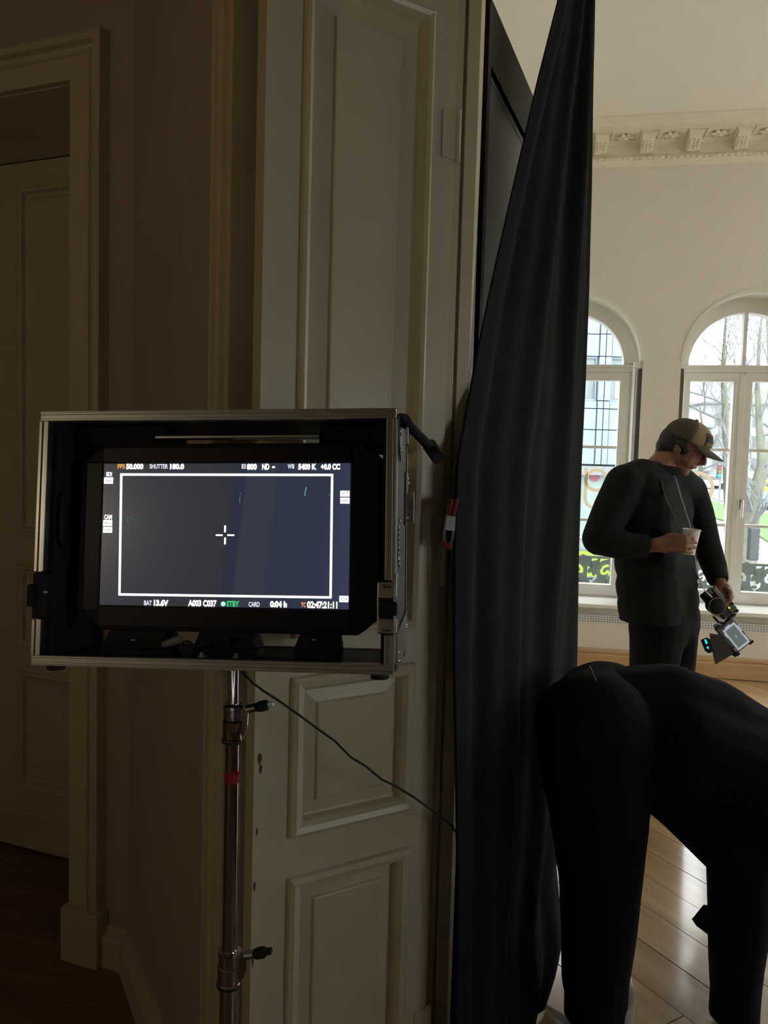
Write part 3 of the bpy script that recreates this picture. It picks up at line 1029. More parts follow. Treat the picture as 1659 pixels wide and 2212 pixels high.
MB().b2(-hw - 0.002, -hw + 0.024, -0.004, 0.006, -0.122, -0.054, 0.002).build('latch_plate', M_BLACK, lt2)
MB().box((-hw - 0.002, -0.003, -0.088), (0.013, 0.014, 0.034), None, 0.004).build('wing_knob', M_BLACK, lt2)
MB().ball((-hw + 0.019, -0.005, -0.083), (0.0035, 0.002, 0.0035), 8, 6).build('rivet', M_STEEL, lt2, True)

# corner brackets, rivets, label strip, hinge on the right side


def rivets(parent, pts, r=0.0032):
    for p in pts:
        MB().ball(p, (r * 0.6, r, r), 8, 6).build('rivet', M_CHROME, parent, True)


X = hw + 0.0006
bk = MB().add([(X, 0.024, hh - 0.005), (X, 0.06, hh - 0.005), (X, 0.075, hh - 0.05), (X, 0.055, hh - 0.07), (X, 0.024, hh - 0.03),
               (X + 0.0025, 0.024, hh - 0.005), (X + 0.0025, 0.06, hh - 0.005), (X + 0.0025, 0.075, hh - 0.05), (X + 0.0025, 0.055, hh - 0.07), (X + 0.0025, 0.024, hh - 0.03)],
              [(0, 1, 2, 3, 4), (9, 8, 7, 6, 5)] + [(i, (i + 1) % 5, 5 + (i + 1) % 5, 5 + i) for i in range(5)]).build('corner_bracket', M_STEEL, fc)
rivets(bk, [(X + 0.003, 0.034, hh - 0.022), (X + 0.003, 0.042, hh - 0.03), (X + 0.003, 0.058, hh - 0.052), (X + 0.003, 0.064, hh - 0.045)])
hp = MB().b2(X - 0.001, X + 0.002, dp - 0.035, dp + 0.002, 0.030, 0.118).build('hinge_plate', M_STEEL, fc)
rivets(hp, [(X + 0.003, dp - 0.02, 0.108), (X + 0.003, dp - 0.008, 0.102), (X + 0.003, dp - 0.02, 0.042), (X + 0.003, dp - 0.008, 0.038)])
hl2 = MB()
for zc, rr in ((0.072, 0.016), (0.046, 0.014)):
    hl2.tube([(X + 0.010, dp - 0.004, zc), (X + 0.0125, dp - 0.004, zc)], rr, 18)
hl2.b2(X + 0.001, X + 0.0105, dp - 0.012, dp + 0.004, 0.045, 0.075)
hl2.build('hinge_leaf', M_STEEL, fc, True)
lb = MB().b2(X, X + 0.0015, 0.034, 0.060, -0.028, 0.024).build('label_strip', M_ALU, fc)
rivets(lb, [(X + 0.002, 0.047, 0.030), (X + 0.002, 0.047, -0.034)])
for k in range(6):
    MB().b2(X + 0.0015, X + 0.0019, 0.040, 0.054, -0.023 + k * 0.0075, -0.0185 + k * 0.0075).build('label_mark', M_BLACK, lb)
cb = MB().add([(X, 0.024, -hh + 0.05), (X, dp, -hh + 0.078), (X, dp, -hh + 0.03), (X, 0.08, -hh), (X, 0.024, -hh),
               (X + 0.0025, 0.024, -hh + 0.05), (X + 0.0025, dp, -hh + 0.078), (X + 0.0025, dp, -hh + 0.03), (X + 0.0025, 0.08, -hh), (X + 0.0025, 0.024, -hh)],
              [(0, 1, 2, 3, 4), (9, 8, 7, 6, 5)] + [(i, (i + 1) % 5, 5 + (i + 1) % 5, 5 + i) for i in range(5)]).build('corner_bracket', M_STEEL, fc)
rivets(cb, [(X + 0.003, 0.045, -hh + 0.026), (X + 0.003, 0.05, -hh + 0.012), (X + 0.003, dp - 0.03, -hh + 0.055), (X + 0.003, dp - 0.018, -hh + 0.05)])
rivets(fc, [(X + 0.001, 0.05, -0.028), (X + 0.001, 0.058, -0.036), (X + 0.001, 0.05, -0.145), (X + 0.001, 0.042, -0.158)])
# bail handle sticking out at the top right
h0, h1, h2 = CASE_I @ at(872, 908, 1.145), CASE_I @ at(935, 972, 1.18), CASE_I @ at(948, 990, 1.165)
hd = empty('handle')
hd.parent = fc
MB().tube([h0, h0.lerp(h1, 0.5), h1], 0.0076, 14).build('handle_bar', M_RUBBER, hd, True)
MB().tube([h1 + (h1 - h2) * 0.6, h2], [0.0112, 0.0112], 16).build('end_cap', M_RUBBER, hd, True)
MB().tube([h0 + Vector((-0.006, 0.01, 0.004)), h0, h0.lerp(h1, 0.12)], [0.009, 0.011, 0.009], 14).build('pivot', M_BLACK, hd, True)
MB().box(h0 + Vector((0.006, 0.004, -0.024)), (0.003, 0.02, 0.026), None, 0.001).build('pivot_plate', M_STEEL, hd)
# rubber feet
for (fx, fy) in ((-hw + 0.027, 0.02), (hw - 0.022, 0.02), (-hw + 0.027, dp - 0.025), (hw - 0.022, dp - 0.025)):
    MB().lathe([(0.012, -0.0105), (0.0135, -0.008), (0.0135, 0.0)], 18, Matrix.Translation((fx, fy, -hh))).build('rubber_foot', M_RUBBER, fc, True)
# foam blocks and tape scraps in the upper part
pA, pB = cloc(338, 945, 0.06), cloc(690, 945, 0.06)
MB().b2(-hw + 0.021, pA.x, 0.06, dp - 0.01, 0.150, hh - 0.011).build('foam_block', M_FOAM, fc)
MB().b2(pB.x, hw - 0.021, 0.06, dp - 0.01, 0.150, hh - 0.011).build('foam_block', M_FOAM, fc)
MB().b2(pA.x, pB.x, 0.055, 0.063, pA.z - 0.002, pA.z + 0.0012).build('metal_strip', M_ALU, fc)
tp = MB()
tpts = [(400, 912), (430, 924), (470, 926), (520, 924), (560, 923), (583, 921), (570, 909), (480, 908)]
tv = [cloc(x, y, 0.10) for x, y in tpts]
tp.add([v for v in tv] + [v + Vector((0, 0.0015, 0)) for v in tv], [tuple(range(8)), tuple(reversed(range(8, 16)))] + [(i, (i + 1) % 8, 8 + (i + 1) % 8, 8 + i) for i in range(8)])
tp.build('tape_scrap', mat('old_gaffer_tape', (0.20, 0.18, 0.14), 0.7), fc)

# ---- monitor itself
fm = thing('production_monitor', 'black field monitor with lit camera status screen inside the flight case', 'monitor')
fm.matrix_world = CASE_M
ML, MR, MB_, MT, ch = -0.226, 0.2475, -0.143, 0.150, 0.033
octo = [(ML + ch, MB_), (MR - ch, MB_), (MR, MB_ + ch * 0.85), (MR, MT - ch * 0.7), (MR - ch, MT), (ML + ch, MT), (ML, MT - ch * 0.7), (ML, MB_ + ch * 0.85)]
XZ = Matrix(((1, 0, 0, 0), (0, 0, 1, 0), (0, 1, 0, 0), (0, 0, 0, 1)))      # (x,z,y) prism -> (x,y,z)
hb_ = MB().prism(octo, 0.050, 0.105, XZ).build('housing', M_BLACK, fm)
bv = hb_.modifiers.new('bevel', 'BEVEL')
bv.width = 0.003
bv.segments = 2
S0, S1, S2, S3 = cloc(222, 998, 0.0484), cloc(757, 1004, 0.0484), cloc(753, 1315, 0.0484), cloc(218, 1308, 0.0484)
sx0, sx1, sz0, sz1 = (S0.x + S3.x) / 2, (S1.x + S2.x) / 2, (S2.z + S3.z) / 2, (S0.z + S1.z) / 2
bz = MB()
for (a0, a1, c0, c1) in ((ML + 0.004, sx0 - 0.001, MB_ + 0.03, MT - 0.03), (sx1 + 0.001, MR - 0.004, MB_ + 0.03, MT - 0.03), (sx0 - 0.001, sx1 + 0.001, sz1 + 0.001, MT - 0.006), (sx0 - 0.001, sx1 + 0.001, MB_ + 0.006, sz0 - 0.001)):
    bz.b2(a0, a1, 0.0455, 0.0505, c0, c1, 0.0012)
bz.build('bezel', mat('gloss_black_bezel', (0.005, 0.005, 0.006), 0.4, spec=0.25), fm)

# picture on the screen: dim blue-grey with a darker upright band
sm = bpy.data.materials.new('screen_picture')
sm.use_nodes = True
nt = sm.node_tree
b = nt.nodes['Principled BSDF']
b.inputs['Base Color'].default_value = (0.003, 0.003, 0.004, 1)
b.inputs['Roughness'].default_value = 0.25
tc = nt.nodes.new('ShaderNodeTexCoord')
sp_ = nt.nodes.new('ShaderNodeSeparateXYZ')
nt.links.new(tc.outputs['Object'], sp_.inputs[0])
ad = nt.nodes.new('ShaderNodeMath')
ad.operation = 'MULTIPLY_ADD'
ad.inputs[1].default_value = -0.10
nt.links.new(sp_.outputs['Z'], ad.inputs[0])
nt.links.new(sp_.outputs['X'], ad.inputs[2])
mr = nt.nodes.new('ShaderNodeMapRange')
mr.inputs['From Min'].default_value = -0.2
mr.inputs['From Max'].default_value = 0.2
nt.links.new(ad.outputs[0], mr.inputs[0])
rp = nt.nodes.new('ShaderNodeValToRGB')
el = rp.color_ramp.elements
el[0].position, el[0].color = 0.0, (0.038, 0.036, 0.045, 1)
el[1].position, el[1].color = 1.0, (0.038, 0.044, 0.085, 1)
for p_, c_ in ((0.12, (0.030, 0.033, 0.043)), (0.50, (0.028, 0.031, 0.041)), (0.535, (0.021, 0.026, 0.046)), (0.565, (0.022, 0.027, 0.048)), (0.575, (0.033, 0.040, 0.057)), (0.68, (0.031, 0.039, 0.057)), (0.70, (0.025, 0.034, 0.054)), (0.88, (0.026, 0.035, 0.060))):
    e = el.new(p_)
    e.color = (*c_, 1)
nt.links.new(mr.outputs[0], rp.inputs[0])
nt.links.new(rp.outputs[0], b.inputs['Emission Color'])
b.inputs['Emission Strength'].default_value = 1.0
scr = MB().b2(sx0, sx1, 0.0484, 0.0505, sz0, sz1).build('screen', sm, fm)


def emat(name, col, st):
    return mat(name, tuple(c * 0.02 for c in col), 0.6, emit=col, estr=st, var=0.0)


E_WHITE = emat('screen_white', (1.0, 0.99, 0.94), 1.25)
E_GREY = emat('screen_pale', (0.80, 0.84, 0.95), 1.0)
E_ORANGE = emat('screen_orange', (1.0, 0.42, 0.08), 0.95)
E_GREEN = emat('screen_green', (0.06, 0.72, 0.24), 0.85)
E_INK = emat('screen_ink', (0.10, 0.10, 0.20), 0.8)
E_CYAN = emat('screen_cyan', (0.18, 0.62, 0.55), 0.7)
E_CYAN2 = emat('screen_dim_cyan', (0.08, 0.26, 0.28), 0.5)
YS = 0.0478


def sbox(name, x0, y0, x1, y1, m, y=YS, parent=scr):
    a, b_ = cloc(x0, y0, y), cloc(x1, y1, y)
    return MB().b2(a.x, b_.x, y - 0.0002, y + 0.0003, b_.z, a.z).build(name, m, parent)


def spoly(name, pts, m, y=YS):
    vs = [cloc(px, py, y) for px, py in pts]
    k = len(vs)
    return MB().add(vs + [v + Vector((0, 0.0004, 0)) for v in vs], [tuple(range(k)), tuple(reversed(range(k, 2 * k)))] + [(i, (i + 1) % k, k + (i + 1) % k, k + i) for i in range(k)]).build(name, m, scr)


def stext(body, x0, y0, x1, y1, m, bold=0.012, y=YS):
    me = text_mesh(body, bold)
    a, b_ = cloc(x0, y1, y), cloc(x1, y0, y)
    xs = [v.co.x for v in me.vertices]
    ys = [v.co.y for v in me.vertices]
    lx, ly = max(xs) - min(xs), max(ys) - min(ys)
    for v in me.vertices:
        v.co = Vector((a.x + (v.co.x - min(xs)) / lx * (b_.x - a.x), y, a.z + (v.co.y - min(ys)) / ly * (b_.z - a.z)))
    me.materials.append(m)
    return link('readout', me, scr)


stext('FPS', 254, 1002.3, 270, 1012.5, E_ORANGE, 0.035)
stext('50.000', 272, 1001.5, 310, 1014.0, E_WHITE, 0.065)
stext('SHUTTER', 323, 1002.3, 363, 1012.5, E_GREY, 0.030)
stext('180.0', 367, 1001.5, 398, 1014.0, E_WHITE, 0.065)
stext('EI', 522, 1002.3, 531, 1012.5, E_GREY, 0.030)
stext('800', 533, 1001.5, 555, 1015.0, E_WHITE, 0.065)
stext('ND', 566, 1001.5, 582, 1015.0, E_WHITE, 0.05)
sbox('readout', 588, 1007, 594, 1011, E_WHITE)
stext('WB', 621, 1002.3, 636, 1012.5, E_GREY, 0.030)
stext('5400 K', 644, 1001.5, 684, 1015.0, E_WHITE, 0.065)
stext('+0.0 CC', 693, 1001.5, 735, 1015.0, E_WHITE, 0.065)
stext('BAT', 311, 1297.3, 328, 1307.5, E_GREY, 0.030)
stext('13.6V', 332, 1295.5, 364, 1309.0, E_WHITE, 0.065)
stext('A003 C037', 406, 1296.5, 468, 1310.0, E_WHITE, 0.05)
ctr = (482, 1304.5)
spoly('readout', [(ctr[0] + 5.2 * cos(2 * pi * i / 14), ctr[1] + 5.2 * sin(2 * pi * i / 14)) for i in range(14)], emat('screen_pale_green', (0.45, 1.0, 0.65), 1.1))
stext('STBY', 489, 1298.3, 517, 1310.5, E_GREEN, 0.040)
stext('CARD', 537, 1300.3, 561, 1310.5, E_GREY, 0.030)
stext('0:04 h', 583, 1298.5, 620, 1312.0, E_WHITE, 0.065)
stext('TC', 650, 1301.3, 661, 1311.5, E_ORANGE, 0.035)
stext('02:47:21:11', 663, 1299.5, 729, 1314.0, E_WHITE, 0.05)


def badge(x0, y0, x1, y1, txt=None, cap=None):
    o = sbox('badge', x0, y0, x1, y1, E_WHITE)
    if txt:
        stext(txt, x0 + 3, y0 + 4, x1 - 3, y1 - 4, E_INK, 0.0, YS - 0.0004)
    return o


stext('SDI', 229, 1019.5, 242, 1029.0, E_WHITE, 0.05)
badge(225, 1031, 244, 1045, 'Look')
stext('CAM', 225, 1111.5, 242, 1122.0, E_WHITE, 0.05)
badge(223, 1123, 242, 1136.5, '4K U')
badge(223, 1138, 242, 1151, 'LOG')
badge(735, 1060, 755, 1073)
badge(735, 1075, 755, 1088, 'WRS')
badge(733, 1287, 752.5, 1301)


def icon(pts, y=YS - 0.0004, r=0.00035):
    MB().tube([cloc(px, py, y) for px, py in pts], r, 6).build('icon', E_INK, scr)


icon([(739, 1067), (742, 1064), (748, 1064)])
icon([(739, 1067), (743, 1070), (749, 1070)])
icon([(748, 1064.5), (750, 1062.5), (749, 1061.5)])
icon([(750, 1066), (752, 1064), (751, 1061)])
icon([(738, 1292), (741, 1292), (744, 1289.5), (744, 1298.5), (741, 1296), (738, 1296), (738, 1292)])
icon([(746.5, 1292.5), (749, 1295.5)])
icon([(749, 1292.5), (746.5, 1295.5)])
# frame guide and centre cross
G = [(262, 1025), (717.5, 1026), (714, 1290.5), (258, 1284)]
gm = MB()
tw = 2.6
Gi = [(G[0][0] + tw, G[0][1] + tw), (G[1][0] - tw, G[1][1] + tw), (G[2][0] - tw, G[2][1] - tw), (G[3][0] + tw, G[3][1] - tw)]
Go = [(G[0][0] - tw, G[0][1] - tw), (G[1][0] + tw, G[1][1] - tw), (G[2][0] + tw, G[2][1] + tw), (G[3][0] - tw, G[3][1] + tw)]
gv = [cloc(px, py, YS) for px, py in Gi + Go]
gm.add(gv, [(i, (i + 1) % 4, 4 + (i + 1) % 4, 4 + i) for i in range(4)]).build('frame_guide', E_WHITE, scr)
for (x0, y0, x1, y1) in ((466, 1154.2, 481, 1157.8), (491, 1154.2, 506, 1157.8), (484.4, 1135, 487.8, 1150), (484.4, 1161, 487.8, 1176)):
    sbox('centre_mark', x0, y0, x1, y1, E_WHITE)
for pts, m in (([(660.5, 1052), (662.5, 1052), (660, 1064), (659.5, 1071), (657.5, 1071), (658.5, 1062)], E_CYAN),
               ([(273.5, 1124), (276, 1115), (281, 1114), (278, 1117), (275.5, 1122), (280, 1127), (274, 1126)], E_CYAN2),
               ([(281, 1115.5), (286, 1120), (289, 1126), (287, 1125), (284, 1119.5)], E_CYAN2),
               ([(516.5, 1066), (519, 1064), (521.5, 1068), (520.5, 1069)], E_CYAN2), ([(516.5, 1073), (519.5, 1073), (518.5, 1090), (517, 1085)], E_CYAN2),
               ([(706, 1069), (713, 1068.6), (713, 1070.6), (708, 1070)], E_CYAN2)):
    spoly('peaking_mark', pts, m)
# side grip, knobs, lower brackets, connectors
MB().tube([(ML + 0.012 - 0.036, 0.03, 0.07), (ML + 0.012 - 0.036, 0.022, 0.06), (ML + 0.012 - 0.036, 0.022, 0.0), (ML + 0.012 - 0.036, 0.03, -0.01)], 0.006, 10).build('side_handle', M_BLACK, fm, True)
for z in (0.115, -0.09):
    MB().tube([(MR - 0.018, 0.046, z), (MR - 0.018, 0.044, z)], 0.006, 16).build('screw', M_BLACK, fm, True)
for (xa, xb, xc, xd) in ((250, 360, 228, 380), (440, 545, 425, 560), (655, 730, 640, 735)):
    a0, a1 = cloc(xa, 1366, 0.07), cloc(xb, 1366, 0.07)
    c0, c1 = cloc(xc, 1398, 0.07), cloc(xd, 1398, 0.07)
    vs = [(a0.x, 0.055, MB_ + 0.004), (a1.x, 0.055, MB_ + 0.004), (c1.x, 0.055, c1.z), (c0.x, 0.055, c0.z)]
    v2 = [(x, 0.10, z) for x, _, z in vs]
    br = MB().add(vs + v2, [(0, 1, 2, 3), (7, 6, 5, 4)] + [(i, (i + 1) % 4, 4 + (i + 1) % 4, 4 + i) for i in range(4)])
    br.b2(c0.x, c1.x, 0.055, 0.10, -hh + 0.0105, c0.z)
    bo = br.build('mount_bracket', M_BLACK, fm)
    MB().ball(((a0.x + a1.x) / 2 - 0.006, 0.054, (a0.z + c0.z) / 2 + 0.002), (0.004, 0.002, 0.003), 8, 6).build('screw', M_STEEL, bo, True)
cc = [cloc(x, y, 0.045) for x, y in ((352, 1393), (372, 1386), (392, 1380))]
MB().tube(cc, [0.0045, 0.0065, 0.0065], 10).build('plug', mat('grey_plug', (0.20, 0.185, 0.16), 0.5), fm, True)
coil = []
for i in range(190):
    t = i / 189
    p = cloc(420 + 75 * t, 1397 - 14 * t - 4 * sin(pi * t), 0.045)
    a = 2 * pi * 19 * t
    coil.append(p + Vector((0.0008 * sin(a), 0.0042 * cos(a), 0.0048 * sin(a))))
MB().tube(coil, 0.0011, 6).build('coiled_cord', M_RUBBER, fm, True)
lp = [cloc(404 + 14 * cos(a), 1400 + 14 * sin(a), 0.045) for a in [2 * pi * i / 24 for i in range(25)]]
MB().tube(lp, 0.002, 6, False).build('cord_loop', M_RUBBER, fm, True)
for (x, y) in ((436, 1412), (511, 1414)):
    p = cloc(x, y, 0.05)
    p.z = -hh + 0.0105
    bo = MB().lathe([(0.008, 0.0), (0.008, 0.002), (0.0045, 0.002), (0.0045, 0.007), (0.003, 0.008)], 6, Matrix.Translation(p)).build('bolt', M_STEEL, fm)

# ------------------------------------------------------------------ light stand
PX, PY = -0.2365, 1.215
st = thing('light_stand', 'chrome telescopic light stand with T-knobs carrying the monitor', 'stand', (PX, PY, 0))
ZT = (CASE_M @ Vector((0.014, 0.095, -hh - 0.001))).z
c1z0, c1z1, c2z0, c2z1 = [at(505, y, PY).z for y in (1603, 1520, 2128, 2052)]
MB().tube([(0, 0, c1z0 - 0.01), (0, 0, ZT - 0.004)], 0.0092, 24).build('upper_tube', M_CHROME, st, True)
MB().tube([(0, 0, c2z0 - 0.01), (0, 0, c1z0 + 0.01)], 0.0122, 24).build('middle_tube', M_CHROME, st, True)
MB().tube([(0, 0, 0.12), (0, 0, c2z0 + 0.01)], 0.0150, 24).build('lower_tube', M_CHROME, st, True)
MB().lathe([(0.021, -0.004), (0.021, 0.0), (0.012, 0.003), (0.012, 0.006)], 20, Matrix.Translation((0, 0, ZT - 0.008))).build('top_plate', M_STEEL, st, True)


def collar(z0, z1, k, ang):
    h = z1 - z0
    e = empty('locking_collar')
    e.parent = st
    e.location = (0, 0, z0)
    MB().lathe([(k * 1.02, 0.004), (k * 1.05, 0.007), (k * 1.05, h * 0.13), (k * 0.97, h * 0.15), (k * 0.97, h * 0.52), (k * 1.0, h * 0.54), (k * 1.0, h * 0.58), (k * 0.88, h * 0.61), (k * 0.88, h * 0.86), (k * 0.98, h * 0.88), (k * 0.98, h * 0.97), (k * 0.80, h)], 32).build('sleeve', M_CHROME, e, True)
    MB().lathe([(k * 0.95, 0.0), (k * 1.05, 0.001), (k * 1.05, 0.005), (k * 0.9, 0.006)], 32).build('gasket', M_RUBBER, e, True)
    ux, uy = cos(ang), sin(ang)
    R = Matrix.Rotation(ang, 4, 'Z')
    lug = MB().prism([(k * 0.8, h * 0.12), (k * 1.25, h * 0.25), (k * 1.50, h * 0.50), (k * 1.55, h * 0.92), (k * 1.25, h * 0.98), (k * 0.8, h * 0.9)], -0.0055, 0.0055, R @ Matrix(((1, 0, 0, 0), (0, 0, 1, 0), (0, 1, 0, 0), (0, 0, 0, 1))))
    lo_ = lug.build('lug', M_CHROME, e)
    b_ = lo_.modifiers.new('bevel', 'BEVEL')
    b_.width = 0.0015
    b_.segments = 2
    kn = empty('t_knob')
    p0 = Vector((k * 1.3 * ux, k * 1.3 * uy, h * 0.88))
    d = Vector((ux, uy, 0.28)).normalized()
    m1 = MB().tube([p0, p0 + d * 0.019], 0.0072, 14)
    m1.build('knob_shaft', M_CHROME, e, True)
    bpy.data.objects.remove(kn)
    m2 = MB().tube([p0 + d * 0.016, p0 + d * 0.022, p0 + d * 0.034, p0 + d * 0.037], [0.0085, 0.0108, 0.0108, 0.008], 14, True, 0.8)
    m2.build('knob_grip', M_RUBBER, e, True)
    tip = p0 + d * 0.040
    MB().box(tip, (0.014, 0.010, 0.008), R @ Matrix.Rotation(-0.27, 4, 'Y'), 0.001).build('knob_end', M_STEEL if z0 > 0.85 else M_RUBBER, e)
    return e


collar(c1z0, c1z1, 0.0175, radians(-8))
collar(c2z0, c2z1, 0.0200, radians(-6))
tz0, tz1 = at(510, 1688, PY).z, at(510, 1663, PY).z
tape = MB().lathe([(0.0125, tz0), (0.0131, tz0), (0.0131, tz1), (0.0125, tz1)], 28)
tape.b2(0.004, 0.0125, -0.0138, -0.0125, tz1 - 0.004, tz1 + 0.003)
tape.build('red_tape', M_REDTAPE, st, True)
MB().lathe([(0.022, 0.11), (0.024, 0.115), (0.024, 0.17), (0.018, 0.18)], 24).build('foot_crown', M_STEEL, st, True)
for a in (195, 268, 345):
    a = radians(a)
    MB().tube([(0.02 * cos(a), 0.02 * sin(a), 0.15), (0.30 * cos(a), 0.30 * sin(a), 0.022), (0.36 * cos(a), 0.36 * sin(a), 0.011)], 0.010, 12).build('leg', M_CHROME, st, True)

# thin black signal cable from the monitor to behind the curtain
cp = [(524, 1440, 1.225), (526, 1453, 1.23), (545, 1474, 1.24), (570, 1493, 1.25), (600, 1512, 1.27), (640, 1540, 1.29), (690, 1577, 1.32), (725, 1602, 1.34), (757, 1635, 1.355), (790, 1655, 1.375), (825, 1684, 1.40), (855, 1698, 1.42), (895, 1723, 1.445), (930, 1748, 1.47), (955, 1765, 1.495), (976, 1784, 1.515), (986, 1800, 1.53), (990, 1900, 1.535), (990, 2300, 1.535), (985, 2590, 1.535)]
cable = MB().tube([at(*p) for p in cp], 0.0021, 8).build('video_cable', M_RUBBER, None, True)
tag(cable, 'thin black video cable sagging from the monitor case to the curtain', 'cable')
# ------------------------------------------------------------------ unseen lamp added behind the photographer to brighten the hall walls
LX, LY = -2.1, -0.9
lm = thing('hall_fill_lamp', 'added warm fill lamp with a fabric shade, unseen behind the photographer', 'lamp', (LX, LY, 0))
MB().lathe([(0.16, 0.0), (0.16, 0.02), (0.03, 0.035)], 28).build('base', M_STEEL, lm, True)
MB().tube([(0, 0, 0.03), (0, 0, 1.52)], 0.011, 12).build('pole', M_STEEL, lm, True)
MB().lathe([(0.19, 1.42), (0.13, 1.72)], 32, None, False).build('lamp_shade', mat('linen_shade', (0.75, 0.62, 0.42), 0.9, emit=(1.0, 0.62, 0.30), estr=0.25), lm, True)
ld = bpy.data.lights.new('hall_fill_bulb', 'POINT')
ld.energy = FILL_LAMP_W
ld.color = (1.0, 0.81, 0.55)
ld.shadow_soft_size = 0.09
lo_ = bpy.data.objects.new('hall_fill_bulb', ld)
lo_.location = (0, 0, 1.78)
lo_.parent = lm
COL.objects.link(lo_)

# ------------------------------------------------------------------ street outside the windows
GZ, GS, GY = -4.0, 0.051, 15.0
M_ROAD = mat('asphalt', (0.185, 0.19, 0.195), 0.9, var=0.08, scale=0.6)
M_GRASS = mat('lawn_grass', (0.075, 0.155, 0.04), 0.95, var=0.2, scale=1.5)
M_PAVE = mat('pavement', (0.19, 0.185, 0.17), 0.9, var=0.08, scale=1.0)


def gz(y):
    return GZ + GS * (y - GY)


ground = struct(MB().add([(-60, 8, gz(8)), (90, 8, gz(8)), (90, 140, gz(140)), (-60, 140, gz(140)), (-60, 8, gz(8) - 1), (90, 8, gz(8) - 1), (90, 140, gz(140) - 1), (-60, 140, gz(140) - 1)],
                         [(0, 1, 2, 3), (4, 7, 6, 5), (0, 4, 5, 1), (1, 5, 6, 2), (2, 6, 7, 3), (3, 7, 4, 0)]).build('ground', M_ROAD), 'grey street and pavement outside the windows')


def ground_patch(name, px, m, h, label, cat):
    c = [on_slope(x, y, GZ + h, GS, GY) for x, y in px]
    k = len(c)
    o = MB().add(c + [p - Vector((0, 0, h + 0.05)) for p in c], [tuple(range(k)), tuple(reversed(range(k, 2 * k)))] + [(i, (i + 1) % k, k + (i + 1) % k, k + i) for i in range(k)]).build(name, m)
    return tag(o, label, cat)


ground_patch('lawn', [(1500, 1068), (1560, 1088), (1610, 1112), (1610, 1132), (1560, 1122), (1500, 1104)], M_GRASS, 0.12, 'bright green lawn strip beyond the road, left of the window mullion', 'lawn')
ground_patch('lawn', [(1618, 1122), (1660, 1106), (1760, 1140), (1760, 1220), (1680, 1180), (1630, 1150)], M_GRASS, 0.12, 'bright green traffic island right of the window mullion', 'lawn')
ground_patch('sidewalk', [(1500, 1052), (1650, 1078), (1760, 1100), (1760, 1112), (1650, 1092), (1560, 1082), (1500, 1064)], M_PAVE, 0.08, 'pale pavement behind the lawn strip', 'pavement')

# blue-grey panel building with a glazed shopfront
M_FACADE = mat('blue_grey_facade_panel', (0.19, 0.235, 0.29), 0.4, var=0.04, scale=1.0)
M_JOINT = mat('facade_joint', (0.115, 0.14, 0.165), 0.6)
M_SHOPGLASS = mat('pale_green_shop_glass', (0.18, 0.245, 0.225), 0.25, var=0.12, scale=0.7)
M_OFFICEGLASS = mat('office_glass', (0.15, 0.19, 0.19), 0.15, var=0.25, scale=1.3)
M_SHOPFRAME = mat('shop_frame', (0.27, 0.30, 0.30), 0.5)
FY = 24.0
of = thing('office_building', 'blue-grey panel office building with green glazed shopfront across the street', 'building', (0, FY, gz(FY)))
fz = -gz(FY)
MB().b2(-12, 8.7, 0.35, 10, 0.0, 13 + fz).build('wall', M_JOINT, of)


def fzp(y):                                   # height above the building's base seen at a pixel row
    return at(1300, y, FY).z + fz


pxx = lambda x, y: at(x, y, FY).x
xs = [pxx(1291, 840), pxx(1304.5, 840), pxx(1318, 840)]
bands = [(fzp(1004), fzp(928.5), 'p'), (fzp(928.5), fzp(883), 'p'), (fzp(883), fzp(866), 'p'), (fzp(866), fzp(770), 'w'), (fzp(770), fzp(722), 'p'), (fzp(722), fzp(670), 'p'), (fzp(670), fzp(640), 'p'), (fzp(640), fzp(545), 'w'), (fzp(545), fzp(480), 'p')]
g = 0.014
cols = [(xs[2], xs[2] + 2.0, True), (xs[1], xs[2], False), (xs[0], xs[1], False), (xs[0] - 2.3, xs[0], True), (xs[0] - 2.5, xs[0] - 2.3, False), (xs[0] - 4.8, xs[0] - 2.5, True)]
for (x0, x1, wide_) in cols:
    x1 = min(x1, 8.7)
    for (z0, z1, kind) in bands:
        if kind == 'w' and wide_:
            wn = MB().b2(x0 + g, x0 + 0.06, 0.1, 0.35, z0, z1).b2(x1 - 0.06, x1 - g, 0.1, 0.35, z0, z1).b2(x0 + 0.06, x1 - 0.06, 0.1, 0.35, z0, z0 + 0.06).b2(x0 + 0.06, x1 - 0.06, 0.1, 0.35, z1 - 0.06, z1).build('window', M_FACADE, of)
            MB().b2(x0 + 0.06, x1 - 0.06, 0.2, 0.24, z0 + 0.06, z1 - 0.06).build('pane', M_OFFICEGLASS, wn)
            MB().b2(x0 + 0.2, x0 + (x1 - x0) * 0.55, 0.17, 0.19, z0 + 0.10, z1 - 0.35).build('notice_sheet', M_PAPER, wn)
        else:
            MB().b2(x0 + g, x1 - g, 0.0 if wide_ else -0.05, 0.35, z0 + g, z1 - g).build('facade_panel', M_FACADE, of)
sz1_ = fzp(1004) - 0.05
MB().b2(-12, 8.7, -0.2, 0.35, sz1_ - 0.28, sz1_).build('fascia', mat('fascia_grey', (0.17, 0.185, 0.19), 0.5), of)
x = 8.7
while x > -3:
    MB().b2(x - 1.25, x - 0.07, 0.15, 0.2, 0.1, sz1_ - 0.28).build('shop_pane', M_SHOPGLASS, of)
    MB().b2(x - 0.07, x, 0.05, 0.3, 0.0, sz1_ - 0.28).build('shop_mullion', M_SHOPFRAME, of)
    x -= 1.25
MB().b2(-3, 8.7, 0.05, 0.3, fzp(1160) - 0.06, fzp(1160)).build('shop_transom', M_SHOPFRAME, of)
pr = MB()
pr.tube([(pxx(1287, 1030), 0.10, fzp(1030)), (pxx(1287, 1030), 0.149, fzp(1030))], 0.16, 20)
